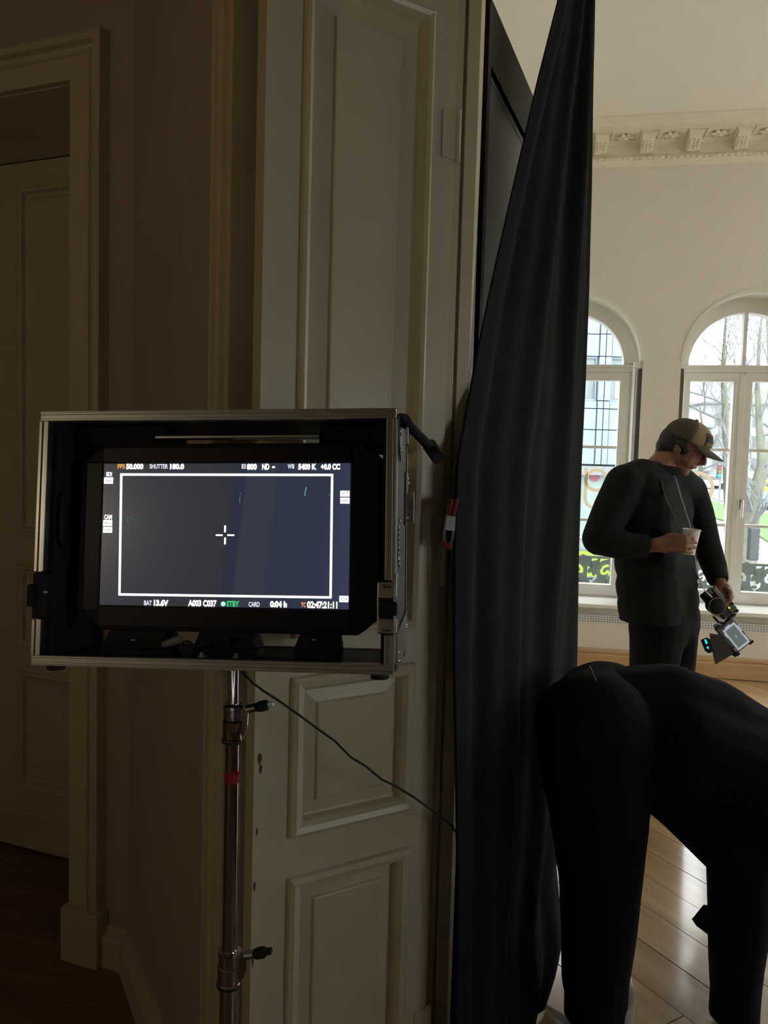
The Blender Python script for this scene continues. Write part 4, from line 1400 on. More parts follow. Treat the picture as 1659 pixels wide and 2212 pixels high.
pr.build('round_sign', mat('dull_red_sign', (0.25, 0.08, 0.09), 0.6), of)
# lime green awning in front of the shop
aw = thing('awning', 'lime green awning below the shopfront seen through the railing', 'awning', (pxx(1272, 1215), FY - 1.6, gz(FY - 1.6)))
az = at(1272, 1216, FY - 1.6).z - gz(FY - 1.6)
MB().add([(-0.75, 1.4, az + 0.2), (0.6, 1.4, az + 0.2), (0.6, 0, az - 0.05), (-0.75, 0, az - 0.05), (-0.75, 1.4, az - 0.2), (0.6, 1.4, az - 0.2), (0.6, 0, az - 0.4), (-0.75, 0, az - 0.4)],
         [(0, 1, 2, 3), (7, 6, 5, 4), (0, 4, 5, 1), (2, 6, 7, 3), (1, 5, 6, 2), (3, 7, 4, 0)]).build('canopy', mat('lime_cloth', (0.20, 0.27, 0.02), 0.8), aw)
for s in (-0.7, 0.55):
    MB().tube([(s, 0.1, 0), (s, 0.1, az - 0.35)], 0.04, 8).build('post', M_SHOPFRAME, aw)

# white apartment house with pitched roof
M_WHITEWALL = mat('white_render', (0.30, 0.31, 0.31), 0.85, var=0.05, scale=0.8)
M_SLATE = mat('slate_roof', (0.17, 0.18, 0.185), 0.7, var=0.1, scale=2)
M_FARPANE = mat('far_window_glass', (0.12, 0.135, 0.14), 0.2, var=0.2, scale=1)
HY = 95.0
QH = 1.53
hx0 = at(1520, 900, HY).x
ah = thing('apartment_house', 'white apartment house with many windows behind the bare trees', 'building', (hx0, HY, gz(HY)))
bz_ = -gz(HY)
ez = at(1530, 868, HY).z + bz_
rz_ = at(1600, 815, HY).z + bz_
MB().b2(0, 33, 0, 10, 0, ez).build('wall', M_WHITEWALL, ah)
rf = MB().add([(-0.5, -0.5, ez), (33.5, -0.5, ez), (33.5, 5, rz_ + 2.2), (3.6, 5, rz_ + 2.2), (33.5, 10.5, ez), (-0.5, 10.5, ez), (-0.5, -0.5, ez - 0.25), (33.5, -0.5, ez - 0.25), (33.5, 10.5, ez - 0.25), (-0.5, 10.5, ez - 0.25)],
              [(0, 1, 2, 3), (2, 4, 5, 3), (0, 3, 5), (1, 4, 2), (6, 7, 1, 0), (7, 8, 4, 1), (8, 9, 5, 4), (9, 6, 0, 5), (6, 9, 8, 7)]).build('roof', M_SLATE, ah)
for i in range(7):
    for j in range(4):
        x0 = 1.4 + i * 1.55 * QH
        z0 = ez - 2.9 - j * 1.75 * QH
        if z0 < 0.3:
            continue
        w_ = MB().b2(x0 - 0.08, x0 + 0.86, -0.06, 0.02, z0 - 0.08, z0 + 1.56).build('window', M_WHITEWALL, ah)
        MB().b2(x0, x0 + 0.78, -0.08, -0.03, z0, z0 + 1.48).build('pane', M_FARPANE, w_)
for j in range(4):
    z0 = ez - 3.1 - j * 1.75 * QH
    if z0 > 0.3:
        MB().b2(-1.6, 1.1, -1.2, 0.0, z0 - 0.18, z0).build('balcony', M_SLATE, ah)
hx1 = at(1470, 900, HY + 17).x
fb = thing('low_building', 'grey flat roofed building left of the white apartment house', 'building', (hx1, HY + 17, gz(HY + 17)))
MB().b2(-8, 1.5, 0, 6, 0, at(1500, 880, HY + 17).z - gz(HY + 17)).build('wall', M_WHITEWALL, fb)
MB().b2(-8.3, 1.7, -0.3, 6.2, at(1500, 880, HY + 17).z - gz(HY + 17), at(1500, 862, HY + 17).z - gz(HY + 17)).build('roof', M_SLATE, fb)

# bare street trees
M_BARK = mat('grey_green_bark', (0.14, 0.15, 0.11), 0.9, var=0.25, scale=3, bump=0.2, bscale=8)
M_TWIG = mat('grey_twigs', (0.17, 0.185, 0.18), 0.9, var=0.2, scale=3)


def tree(label, base, trunk_pts, trunk_r, seed, spread, nb, length):
    rnd = random.Random(seed)
    t = thing('bare_tree', label, 'tree', base, 0, 'bare street trees')
    tp_ = [Vector(p) - Vector(base) for p in trunk_pts]
    MB().tube(tp_, trunk_r, 9).build('trunk', M_BARK, t, True)
    tw = MB()

    def grow(p, d, r, L, depth):
        pts, rs = [p], [r]
        n_ = 5
        q = p.copy()
        dd = d.copy()
        for i in range(n_):
            dd = (dd + Vector((rnd.uniform(-.22, .22), rnd.uniform(-.22, .22), rnd.uniform(-0.06, .20)))).normalized()
            q = q + dd * (L / n_)
            pts.append(q.copy())
            rs.append(r * (1 - 0.6 * (i + 1) / n_))
        tw.tube(pts, rs, 5 if depth < 2 else 4, False)
        if depth >= 4 or L < 0.35:
            return
        for k in range(3 if depth < 3 else 2):
            i = rnd.randint(2, n_)
            nd = (dd + Vector((rnd.uniform(-1, 1), rnd.uniform(-1, 1), rnd.uniform(-.25, .8))) * 0.85).normalized()
            grow(pts[i], nd, max(rs[i] * 0.75, 0.008), L * rnd.uniform(0.5, 0.75), depth + 1)
    for k in range(nb):
        i = rnd.randint(max(1, len(tp_) // 3), len(tp_) - 1)
        f_ = rnd.random()
        p = tp_[i - 1].lerp(tp_[i], f_)
        a = rnd.uniform(0, 2 * pi)
        d = Vector((cos(a) * spread, sin(a) * spread, rnd.uniform(0.15, 1.0))).normalized()
        grow(p, d, trunk_r[i] * 0.45, length * rnd.uniform(0.6, 1.1), 0)
    tw.build('branches', M_TWIG, t)
    return t


def base_at(x, d):
    p = at(x, 1100, d)
    return (p.x, d, gz(d))


D1 = 30.0
b1 = base_at(1590, D1)
tree('bare tree with a slim green-grey trunk left of the window mullion', b1, [b1] + [at(x, y, D1) for x, y in ((1580, 1180), (1572, 1060), (1568, 960), (1566, 880), (1562, 800), (1566, 720), (1572, 640), (1568, 560))], [.22, .19, .17, .14, .13, .10, .055, .03, .015], 3, 1.0, 17, 2.3)
D2 = 24.0
b2_ = base_at(1622, D2)
tree('bare tree with a thick forked trunk right of the window mullion', b2_, [b2_] + [at(x, y, D2) for x, y in ((1618, 1150), (1632, 1070), (1648, 1000), (1641, 930), (1636, 840), (1640, 740), (1650, 640))], [.32, .27, .22, .17, .11, .08, .05, .02], 8, 1.0, 15, 2.2)
D3 = 40.0
b3 = base_at(1690, D3)
tree('bare tree at the far right edge beyond the forked one', b3, [b3] + [at(x, y, D3) for x, y in ((1685, 1100), (1672, 980), (1668, 860), (1660, 740), (1655, 660))], [.3, .26, .22, .15, .09, .03], 21, 1.0, 13, 3.0)
D4 = 44.0
b4 = base_at(1515, D4)
tree('slender bare tree behind the man with the cap', b4, [b4] + [at(x, y, D4) for x, y in ((1515, 1060), (1512, 990), (1518, 930), (1512, 880))], [.2, .17, .13, .08, .03], 33, 1.0, 9, 2.0)

# traffic signals, sign, vehicles
M_SIGNAL = mat('signal_housing', (0.035, 0.04, 0.042), 0.6)
M_POLE = mat('galvanised_pole', (0.22, 0.225, 0.22), 0.5)
D5 = 58.0
b5 = on_slope(1552, 1104, GZ, GS, GY)
D5 = b5.y
ts = thing('traffic_light', 'traffic light on a tall pole showing a cyan green lamp', 'traffic light', b5)
top = at(1549, 1008, D5).z - b5.z
MB().tube([(0, 0, 0), (0, 0, top)], 0.08, 10).build('pole', M_POLE, ts)
hd_ = MB().box((-0.22, -0.18, top - 0.38), (0.34, 0.28, 1.1), None, 0.04).build('signal_head', M_SIGNAL, ts)
for k, (m, nm) in enumerate(((mat('red_lens', (0.25, 0.03, 0.03), 0.4), 'lens'), (mat('amber_lens', (0.2, 0.1, 0.02), 0.4), 'lens'), (mat('green_lens_lit', (0.0, 0.2, 0.18), 0.4, emit=(0.0, 0.85, 0.80), estr=1.1), 'lens'))):
    MB().tube([(-0.22, -0.33, top - 0.05 - k * 0.34), (-0.22, -0.31, top - 0.05 - k * 0.34)], 0.16, 14).build(nm, m, hd_)
D6 = 21.0
p6 = at(1627, 1175, D6)
ts2 = thing('traffic_light', 'near traffic light seen from behind, dark housing above the railing', 'traffic light', (p6.x, D6, gz(D6)))
c6 = p6.z - gz(D6)
MB().tube([(0, 0, 0), (0, 0, c6 - 0.3)], 0.05, 10).build('pole', M_POLE, ts2)
h6 = MB().box((0, 0, c6), (0.26, 0.22, 0.90), None, 0.03).build('signal_head', M_SIGNAL, ts2)
for k in range(4):
    MB().ball((0.135, -0.08, c6 + 0.27 - 0.17 * k), 0.04, 8, 6).build('lamp_hood', M_POLE, h6)


def vehicle(name, label, px, depth, w, h, m, rz):
    p = at(px, 1060, depth)
    v = thing(name, label, 'vehicle', (p.x, depth, gz(depth)), rz)
    bd = MB().prism([(-w / 2, 0.35), (w / 2, 0.35), (w / 2, h * 0.6), (w * 0.36, h * 0.66), (w * 0.24, h), (-w * 0.36, h), (-w * 0.46, h * 0.64), (-w / 2, h * 0.6)], -0.8, 0.8, Matrix(((1, 0, 0, 0), (0, 0, 1, 0), (0, 1, 0, 0), (0, 0, 0, 1))))
    bd.build('body', m, v)
    MB().prism([(-w * 0.40, h * 0.66), (w * 0.32, h * 0.66), (w * 0.22, h * 0.95), (-w * 0.34, h * 0.95)], -0.82, 0.82, Matrix(((1, 0, 0, 0), (0, 0, 1, 0), (0, 1, 0, 0), (0, 0, 0, 1)))).build('windows', M_FARPANE, v)
    for sx in (-0.32, 0.32):
        for sy in (-0.78, 0.78):
            MB().tube([(sx * w, sy - 0.08, 0.33), (sx * w, sy + 0.08, 0.33)], 0.33, 16).build('wheel', M_RUBBER, v)
    return v


vehicle('van', 'yellow van parked beyond the forked tree', 1644, 74, 4.0, 2.0, mat('yellow_paint', (0.50, 0.36, 0.03), 0.4), 1.25)
vehicle('car', 'blue-grey car in front of the yellow van', 1652, 66, 4.1, 1.45, mat('blue_grey_paint', (0.13, 0.18, 0.22), 0.3), 1.2)
vehicle('car', 'white car passing left of the lit traffic light', 1528, 88, 4.2, 1.5, mat('white_paint', (0.38, 0.38, 0.38), 0.3), 0.0)

# ------------------------------------------------------------------ cast iron balcony railings
M_IRON = mat('grey_green_cast_iron', (0.12, 0.155, 0.14), 0.55, var=0.15, scale=20)


def spiral(cx, cz, r0, a0, turns, sgn, n_=26):
    return [(cx + r0 * (1 - 0.85 * i / n_) * cos(a0 + sgn * 2 * pi * turns * i / n_), 0, cz + r0 * (1 - 0.85 * i / n_) * sin(a0 + sgn * 2 * pi * turns * i / n_)) for i in range(n_ + 1)]


rl_lab = ['ornate cast iron railing outside the window with the g lettering', 'ornate cast iron railing outside the second arched window', 'ornate cast iron railing outside the third window']
for wi, c in enumerate(WIN_C[:3]):
    r = thing('balcony_railing', rl_lab[wi], 'railing', wl(c, 0.62, 0.0), WRZ, 'balcony railings')
    MB().b2(-0.55, 0.55, -0.014, 0.014, 0.775, 0.797).build('top_rail', M_IRON, r)
    MB().b2(-0.55, 0.55, -0.012, 0.012, 0.395, 0.415).build('bottom_rail', M_IRON, r)
    for s in (-0.54, 0, 0.54):
        MB().b2(s - 0.010, s + 0.010, -0.010, 0.010, 0.30, 0.775).build('post', M_IRON, r)
    for s in (-1, 1):
        for q, (cx, cz, r0, a0, tn, sg) in enumerate(((0.15, 0.66, 0.10, 3.3, 1.5, -1), (0.40, 0.66, 0.10, 0.1, 1.5, 1), (0.27, 0.51, 0.09, 1.4, 1.5, 1), (0.07, 0.50, 0.07, 0.4, 1.4, 1), (0.48, 0.50, 0.07, 2.7, 1.4, -1))):
            pts = spiral(s * cx, cz, r0, a0 if s > 0 else pi - a0, tn, sg * s)
            MB().tube(pts, [0.023 * (1 - 0.5 * i / 26) for i in range(27)], 6, True, 0.6).build('scroll', M_IRON, r, True)
        for (cx, cz, ln, wd_, an) in ((0.10, 0.735, 0.07, 0.028, 0.5), (0.22, 0.745, 0.07, 0.03, -0.7), (0.30, 0.70, 0.08, 0.03, 1.1), (0.47, 0.735, 0.07, 0.03, 2.5), (0.20, 0.585, 0.08, 0.03, 2.2), (0.35, 0.58, 0.08, 0.03, 0.8), (0.12, 0.565, 0.06, 0.026, 0.1), (0.44, 0.585, 0.06, 0.028, 2.9), (0.18, 0.45, 0.07, 0.028, 0.6), (0.37, 0.45, 0.07, 0.028, 2.4), (0.05, 0.655, 0.06, 0.024, 1.4), (0.52, 0.645, 0.06, 0.024, 1.7)):
            a = an if s > 0 else pi - an
            lf = MB()
            pts = []
            for i in range(14):
                th = 2 * pi * i / 14
                rr = 1 + 0.28 * cos(5 * th)
                pts.append((ln * rr * cos(th) * 0.95, wd_ * rr * sin(th) * 1.6))
            lf.prism(pts, -0.006, 0.006, Matrix.Translation((s * cx, 0, cz)) @ Matrix.Rotation(-a, 4, 'Y') @ Matrix(((1, 0, 0, 0), (0, 0, 1, 0), (0, 1, 0, 0), (0, 0, 0, 1))))
            lf.build('iron_leaf', M_IRON, r)
bal = struct(MB().b2(-0.9, 6.0, 0.5, 0.75, 0.18, 0.30).build('ledge', M_STUCCO))
bal.matrix_world = WM
# ------------------------------------------------------------------ people


def blob_mesh(name, chains, voxel, smooth, m, balls=(), cuts=(), extra=None, rs=1.0):
    """one continuous surface grown from tapered limbs: chains = [[(point, radius), ...], ...]"""
    mb = MB()
    chains = [[(p, r * rs) for (p, r) in ch] for ch in chains]
    for ch in chains:
        for (p, r) in ch:
            mb.ball(p, r, 14, 10)
        for (p, r), (q, r2) in zip(ch, ch[1:]):
            mb.tube([p, q], [r, r2], 14)
    for b_ in balls:
        c, r = b_[0], b_[1]
        mb.ball(c, r, 18, 14, b_[2] if len(b_) > 2 else None)
    if extra:
        extra(mb)
    me = mb.mesh(name + '_raw', None)
    o = bpy.data.objects.new(name, me)
    COL.objects.link(o)
    rm = o.modifiers.new('remesh', 'REMESH')
    rm.mode = 'VOXEL'
    rm.voxel_size = voxel
    if smooth:
        sm_ = o.modifiers.new('smooth', 'SMOOTH')
        sm_.factor = 0.5
        sm_.iterations = smooth
    dg = bpy.context.evaluated_depsgraph_get()
    dg.update()
    out = bpy.data.meshes.new_from_object(o.evaluated_get(dg))
    bpy.data.objects.remove(o)
    if cuts:
        bm = bmesh.new()
        bm.from_mesh(out)
        for (co_, no_, *rad_) in cuts:
            fs_ = [f for f in bm.faces if not rad_ or (f.calc_center_median() - co_).length < rad_[0]]
            geom = list({v for f in fs_ for v in f.verts}) + list({e for f in fs_ for e in f.edges}) + fs_
            res = bmesh.ops.bisect_plane(bm, geom=geom, plane_co=co_, plane_no=no_, clear_outer=True)
            ed = [e for e in res['geom_cut'] if isinstance(e, bmesh.types.BMEdge)]
            bmesh.ops.holes_fill(bm, edges=ed, sides=0)
        bm.to_mesh(out)
        bm.free()
    out.name = name
    out.materials.clear()
    out.materials.append(m)
    out.polygons.foreach_set('use_smooth', [True] * len(out.polygons))
    return out


def local(root):
    I = root.matrix_world.inverted()
    return lambda p: I @ Vector(p)


# ---- standing man in the cap, holding a paper cup and a camera
KS = 1.10
MD = 3.2 * KS
man_base = Vector((at(1430, 1500, MD).x, MD, 0))
man = thing('person', 'man in a cap and black jacket looking down, holding a paper cup and a camera', 'person', man_base)


man.scale = (KS, KS, KS)


def P(x, y, d):
    return (at(x, y, d * KS) - man_base) / KS


fwd = Vector((0.78, -0.62, 0)).normalized()       # where the chest points
lat = Vector((-fwd.y, fwd.x, 0))                  # towards his left
hc_ = P(1477, 966, 3.20)                          # head centre
hy = radians(-26)
HMx = Matrix.Translation(hc_) @ Matrix.Rotation(hy, 4, 'Z') @ Matrix.Rotation(radians(27), 4, 'Y') @ Matrix.Scale(0.91, 4)   # face along +x, nodding down
hp_ = lambda x, y, z: HMx @ Vector((x, y, z))
Rs, Re, Rw = P(1350, 1046, 3.07), P(1294, 1163, 3.00), P(1405, 1180, 2.955)
Ls, Le, Lw = P(1488, 1060, 3.36), P(1524, 1172, 3.36), P(1556, 1262, 3.20)
neck = P(1424, 1012, 3.20)
chest, belly, pelv = P(1415, 1110, 3.20), P(1425, 1230, 3.20), P(1436, 1352, 3.20)
hipR, hipL = pelv - lat * 0.088, pelv + lat * 0.088
kneR, kneL = Vector((hipR.x - 0.01, hipR.y + 0.01, 0.50)), Vector((hipL.x + 0.015, hipL.y, 0.50))
ankR, ankL = Vector((kneR.x - 0.01, kneR.y + 0.03, 0.09)), Vector((kneL.x + 0.01, kneL.y + 0.02, 0.09))

cupc = P(1489, 1168, 2.945)                       # cup held in front of the chest
fingers = []
for k, (yb, yt, rr, xt) in enumerate(((1157, 1161, 0.0074, 1499), (1167.5, 1172, 0.0078, 1504), (1178.5, 1183, 0.0076, 1502), (1188.5, 1193.5, 0.0068, 1495))):
    fingers.append([(P(1440, yb + 1, 2.93), rr * 1.15), (P(1462, yb, 2.905), rr * 1.05), (P(1481, (yb + yt) / 2, 2.896), rr), (P(xt, yt, 2.915), rr * 0.85)])
thumb = [(P(1424, 1168, 2.965), 0.0125), (P(1450, 1156, 2.985), 0.0115), (P(1474, 1156, 2.99), 0.010), (P(1490, 1160, 2.988), 0.0088)]
palm = [(Rw, 0.026), (P(1422, 1176, 2.945), 0.028), (P(1436, 1168, 2.935), 0.020)]
palm2 = [(P(1422, 1180, 2.945), 0.024), (P(1438, 1186, 2.935), 0.017)]
# left hand closed over the camera's side grip
lh = [(Lw, 0.025), (P(1565, 1274, 3.14), 0.029), (P(1570, 1282, 3.12), 0.026)]
lf_ = []
for k, (xa, ya, xb, yb, xc, yc) in enumerate(((1569, 1272, 1578, 1280, 1576, 1290), (1571, 1278, 1581, 1288, 1577, 1298), (1566, 1284, 1574, 1296, 1570, 1304), (1560, 1287, 1567, 1300, 1563, 1307))):
    lf_.append([(P(xa, ya, 3.11), 0.0105), (P(xb, yb, 3.085), 0.0095), (P(xc, yc, 3.075), 0.0085)])
lth = [(P(1556, 1274, 3.13), 0.0125), (P(1556, 1290, 3.10), 0.011), (P(1560, 1300, 3.085), 0.009)]
body_ch = [[(neck - Vector((0.01, 0, 0.06)), 0.075), (neck, 0.060), (hp_(-0.035, 0, -0.075), 0.056)],
           [(Rs, 0.055), (Re, 0.042), (Rw, 0.026)], [(Ls, 0.055), (Le, 0.042), (Lw, 0.026)],
           palm, palm2, thumb, lh, lth,
           [(hipR, 0.085), (kneR, 0.058), (ankR, 0.038)], [(hipL, 0.085), (kneL, 0.058), (ankL, 0.038)],
           [(Rs, 0.06), (neck - Vector((0, 0, 0.05)), 0.075), (Ls, 0.06)],
           [(chest - lat * 0.07, 0.085), (chest + lat * 0.07, 0.085)], [(belly - lat * 0.05, 0.10), (belly + lat * 0.05, 0.10)],
           [(chest, 0.095), (belly, 0.095), (pelv, 0.10)], [(hipR, 0.09), (hipL, 0.09)],
           # jaw, chin, nose, brow, lips
           [(hp_(-0.01, 0, -0.055), 0.062), (hp_(0.048, 0, -0.093), 0.030)],
           [(hp_(0.060, 0, -0.098), 0.018), (hp_(0.067, 0, -0.078), 0.014)],
           [(hp_(0.092, 0, 0.015), 0.008), (hp_(0.110, 0, -0.022), 0.0125), (hp_(0.090, 0, -0.030), 0.014)],
           [(hp_(0.078, -0.035, 0.03), 0.013), (hp_(0.088, 0, 0.032), 0.013), (hp_(0.078, 0.035, 0.03), 0.013)],
           [(hp_(0.076, -0.018, -0.058), 0.009), (hp_(0.086, 0, -0.056), 0.010), (hp_(0.076, 0.018, -0.058), 0.009)],
           [(hp_(0.052, -0.05, -0.015), 0.022), (hp_(0.045, -0.045, -0.045), 0.024)], [(hp_(0.052, 0.05, -0.015), 0.022), (hp_(0.045, 0.045, -0.045), 0.024)]
           ] + fingers + lf_
R3 = HMx.to_3x3().to_4x4()
ears = [(hp_(-0.012, s * 0.076, -0.012), (0.020, 0.010, 0.031), R3) for s in (-1, 1)]
balls = [(hp_(-0.012, 0, 0.022), (0.100, 0.076, 0.098), R3), (hp_(0.03, 0, -0.02), (0.062, 0.062, 0.075), R3)] + ears
bd_me = blob_mesh('body', body_ch, 0.0042, 3, M_SKIN, balls)
link('body', bd_me, man)
for s in (-1, 1):
    MB().ball(hp_(0.077, s * 0.030, 0.004), 0.0095, 12, 8).build('eye', mat('eye_white', (0.22, 0.19, 0.17), 0.3), man, True)
# hair below the cap
hair_b = [(hp_(-0.030, 0, 0.010), (0.092, 0.083, 0.082), R3), (hp_(-0.072, 0, -0.032), (0.045, 0.066, 0.045), R3), (hp_(-0.066, 0, -0.072), (0.036, 0.056, 0.04), R3)]
hm = blob_mesh('hair', [[(hp_(-0.01, s * 0.074, 0.01), 0.017), (hp_(0.018, s * 0.072, -0.018), 0.010)] for s in (-1, 1)], 0.006, 2, M_HAIR, hair_b,
               cuts=[(hp_(0.030, 0, 0), HMx.to_3x3() @ Vector((1, 0, -0.15)))])
link('hair', hm, man)
# cap
cap = empty('cap')
cap.parent = man
cap.matrix_local = HMx @ Matrix.Translation((-0.006, 0, 0.040)) @ Matrix.Rotation(radians(-3), 4, 'Y')


def dome(a0, a1, name, m, rx=0.109, ry=0.088, rzz=0.098, th=0.003):
    mb = MB()

    def fn(u, v):
        a = a0 + (a1 - a0) * u
        e = (pi / 2) * v
        k_ = 1.0
        x = rx * cos(a) * cos(e) ** 0.85
        y = ry * sin(a) * cos(e) ** 0.85
        if cos(a) > 0:
            x *= 1.0 + 0.04 * sin(2 * e)
        return Vector((x, y, rzz * sin(e) ** 0.95 - 0.008))
    mb.grid(fn, 22, 14)
    o = mb.build(name, m, cap, True)
    s_ = o.modifiers.new('thickness', 'SOLIDIFY')
    s_.thickness = th
    return o


dome(-1.32, 1.32, 'front_panel', M_CAPTAN)
dome(1.32, 2 * pi - 1.32, 'mesh_panel', M_CAPMESH)
MB().ball((0, 0, 0.091), (0.009, 0.009, 0.006), 10, 6).build('button', M_CAPMESH, cap, True)


def brim_pt(u, v, dz=0.0):
    a = (u - 0.5) * 2 * 1.12
    base = Vector((0.109 * cos(a), 0.088 * sin(a), -0.006))
    ext = 0.076 * (cos(a * 0.72) ** 0.7)
    x = base.x + ext * v
    y = base.y * (1 - 0.06 * v)
    z = base.z - 0.010 * v - 0.016 * (y / 0.08) ** 2 * (0.3 + 0.7 * v) - 0.010 * v * v
    return Vector((x, y, z + dz))


bo = MB().grid(lambda u, v: brim_pt(u, v), 26, 8).build('brim', M_CAPBRIM, cap, True)
s_ = bo.modifiers.new('thickness', 'SOLIDIFY')
s_.thickness = 0.0045
# striped patch on the front panel, a little turned to the camera side


def patch(z0, z1, m, a0=-0.72, a1=0.30):
    mb = MB()

    def fn(u, v):
        a = a0 + (a1 - a0) * u
        e = z0 + (z1 - z0) * v
        r_ = 1.035
        return Vector((0.109 * cos(a) * cos(e) ** 0.85 * (1 + 0.04 * sin(2 * e)) * r_, 0.088 * sin(a) * cos(e) ** 0.85 * r_, 0.098 * sin(e) ** 0.95 - 0.008))
    o = mb.grid(fn, 10, 4).build('patch_stripe', m, cap, True)
    s2 = o.modifiers.new('thickness', 'SOLIDIFY')
    s2.thickness = 0.002


patch(0.10, 0.28, M_PATCHYEL)
patch(0.30, 0.52, M_PATCHBLUE)
patch(0.54, 0.72, M_PATCHRED)

# jacket
top_sh = [(Rs, 0.078), (P(1385, 1030, 3.13), 0.076), (neck - Vector((0.0, 0, 0.055)), 0.082), (P(1460, 1040, 3.28), 0.078), (Ls, 0.074)]
jk = [top_sh,
      [(Rs, 0.082), (P(1322, 1100, 3.03), 0.076), (Re + Vector((0, 0, 0.0)), 0.068), (P(1345, 1178, 2.975), 0.058), (P(1392, 1180, 2.958), 0.046)],
      [(Ls, 0.076), (P(1508, 1110, 3.36), 0.068), (Le, 0.062), (P(1542, 1222, 3.29), 0.054), (P(1550, 1248, 3.22), 0.045)]]
for (px_, py_, hwid, r_) in ((1412, 1065, 0.125, 0.105), (1412, 1110, 0.125, 0.125), (1414, 1160, 0.118, 0.130), (1417, 1210, 0.112, 0.132), (1420, 1260, 0.108, 0.134), (1423, 1300, 0.106, 0.134), (1424, 1335, 0.104, 0.130)):
    c_ = P(px_, py_, 3.20)
    jk.append([(c_ - lat * hwid, r_), (c_, r_ * 1.02), (c_ + lat * hwid, r_)])
hemz = P(1330, 1330, 3.20).z
jm_ = blob_mesh('jacket', jk, 0.008, 4, M_JACKET, (), cuts=[(Vector((0, 0, hemz)), Vector((0, 0, -1))), (P(1403, 1180, 2.955), (Rw - Re).normalized(), 0.075), (P(1554, 1256, 3.21), (Lw - Le).normalized(), 0.075)])
link('jacket', jm_, man)
col_ = MB()
ring = []
for i in range(28):
    a = 2 * pi * i / 28
    ring.append(neck + Vector((0.072 * cos(a), 0.066 * sin(a), -0.010 + 0.006 * cos(a) * -1)))
col_.tube([p + Vector((0, 0, 0.004)) for p in ring + [ring[0]]], 0.019, 8, False).build('collar', M_JACKET, man, True)
# trousers
tr_ = [[(hipR + Vector((0, 0, 0.03)), 0.118), (hipL + Vector((0, 0, 0.03)), 0.118)], [(hipR, 0.120), (hipL, 0.120)], [(pelv + Vector((0, 0, 0.10)) - lat * 0.06, 0.11), (pelv + Vector((0, 0, 0.10)) + lat * 0.06, 0.11)],
       [(hipR, 0.115), (kneR, 0.092), (ankR + Vector((0, 0, 0.03)), 0.082)], [(hipL, 0.115), (kneL, 0.092), (ankL + Vector((0, 0, 0.03)), 0.082)]]
tm = blob_mesh('trousers', tr_, 0.010, 4, M_TROUSER, (), cuts=[(Vector((0, 0, 0.055)), Vector((0, 0, -1)))])
link('trousers', tm, man)


def shoe(parent, ank, direction, m, msole, name='shoe'):
    d_ = Vector((direction.x, direction.y, 0)).normalized()
    l_ = Vector((-d_.y, d_.x, 0))
    Z_ = Vector((0, 0, 1))
    base_ = Vector((ank.x, ank.y, 0.0))
    ch_ = [[(base_ - d_ * 0.045 + Z_ * 0.052, 0.036), (base_ + d_ * 0.03 + Z_ * 0.052, 0.038), (base_ + d_ * 0.10 + Z_ * 0.042, 0.034), (base_ + d_ * 0.165 + Z_ * 0.036, 0.028)],
           [(base_ - d_ * 0.03 + Z_ * 0.06, 0.036), (base_ - d_ * 0.018 + Z_ * 0.10, 0.038)]]
    me = blob_mesh(name, ch_, 0.006, 3, m, (), cuts=[(Vector((0, 0, 0.018)), Vector((0, 0, -1)))])
    o = link(name, me, parent)
    pts = []
    for i in range(28):
        a = 2 * pi * i / 28
        r_ = 0.042 if cos(a) > 0 else 0.038
        q = base_ + d_ * (0.058 + 0.140 * cos(a)) + l_ * (r_ * sin(a))
        pts.append((q.x, q.y))
    MB().prism(pts, 0.0, 0.022).build('sole', msole, o)
    return o


shoe(man, ankR, fwd, M_SHOEBLACK, M_RUBBER)
shoe(man, ankL, fwd + lat * 0.25, M_SHOEBLACK, M_RUBBER)

# paper cup in his right hand
cup = thing('paper_cup', 'small white paper cup held in the man\'s right hand', 'cup', cupc * KS + man_base - Vector((0, 0, 0.052 * KS)))
cup.scale = (KS, KS, KS)
cup.rotation_euler = (radians(3), radians(3), 0)
MB().lathe([(0.0235, 0.0), (0.0225, 0.003), (0.0330, 0.096), (0.0305, 0.096), (0.021, 0.006), (0.001, 0.006)], 32).build('wall', M_PAPER, cup, True)
rim = [(0.0336 * cos(2 * pi * i / 36), 0.0336 * sin(2 * pi * i / 36), 0.0965) for i in range(37)]
MB().tube(rim, 0.0017, 6, False).build('rim', M_PAPER, cup, True)
MB().lathe([(0.0005, 0.074), (0.0278, 0.074)], 28, None, False).build('coffee', mat('coffee', (0.04, 0.02, 0.01), 0.15), cup, True)

# camera rig with its monitor, carried low in his left hand
KD = 3.10
k0 = at(1586, 1373, KD * KS)
rig = thing('cinema_camera', 'black camera rig with a small tilted monitor in the man\'s left hand', 'camera', k0)
rig.rotation_euler = (0, radians(49), 0)
rig.scale = (KS, KS, KS)
RI = (Matrix.Translation(k0) @ Matrix.Rotation(radians(49), 4, 'Y') @ Matrix.Scale(KS, 4)).inverted()
KP = lambda x, y, d=KD: RI @ at(x, y, d * KS)
M_RIG = mat('dark_rig_metal', (0.03, 0.03, 0.03), 0.35, 0.3, var=0.2, scale=30)
M_RIGLIT = mat('grey_rig_metal', (0.16, 0.155, 0.14), 0.35, 0.6, var=0.2, scale=30)
mn = empty('monitor')
mn.parent = rig
MB().box((0, 0.010, 0), (0.132, 0.028, 0.086), None, 0.004).build('housing', M_RIGLIT, mn)
MB().box((0.004, -0.0055, 0.003), (0.106, 0.004, 0.062), None, 0.0008).build('screen', emat('small_screen_dark', (0.16, 0.19, 0.17), 0.7), mn)
E_PALE = emat('small_screen_bars', (0.62, 0.68, 0.80), 0.6)
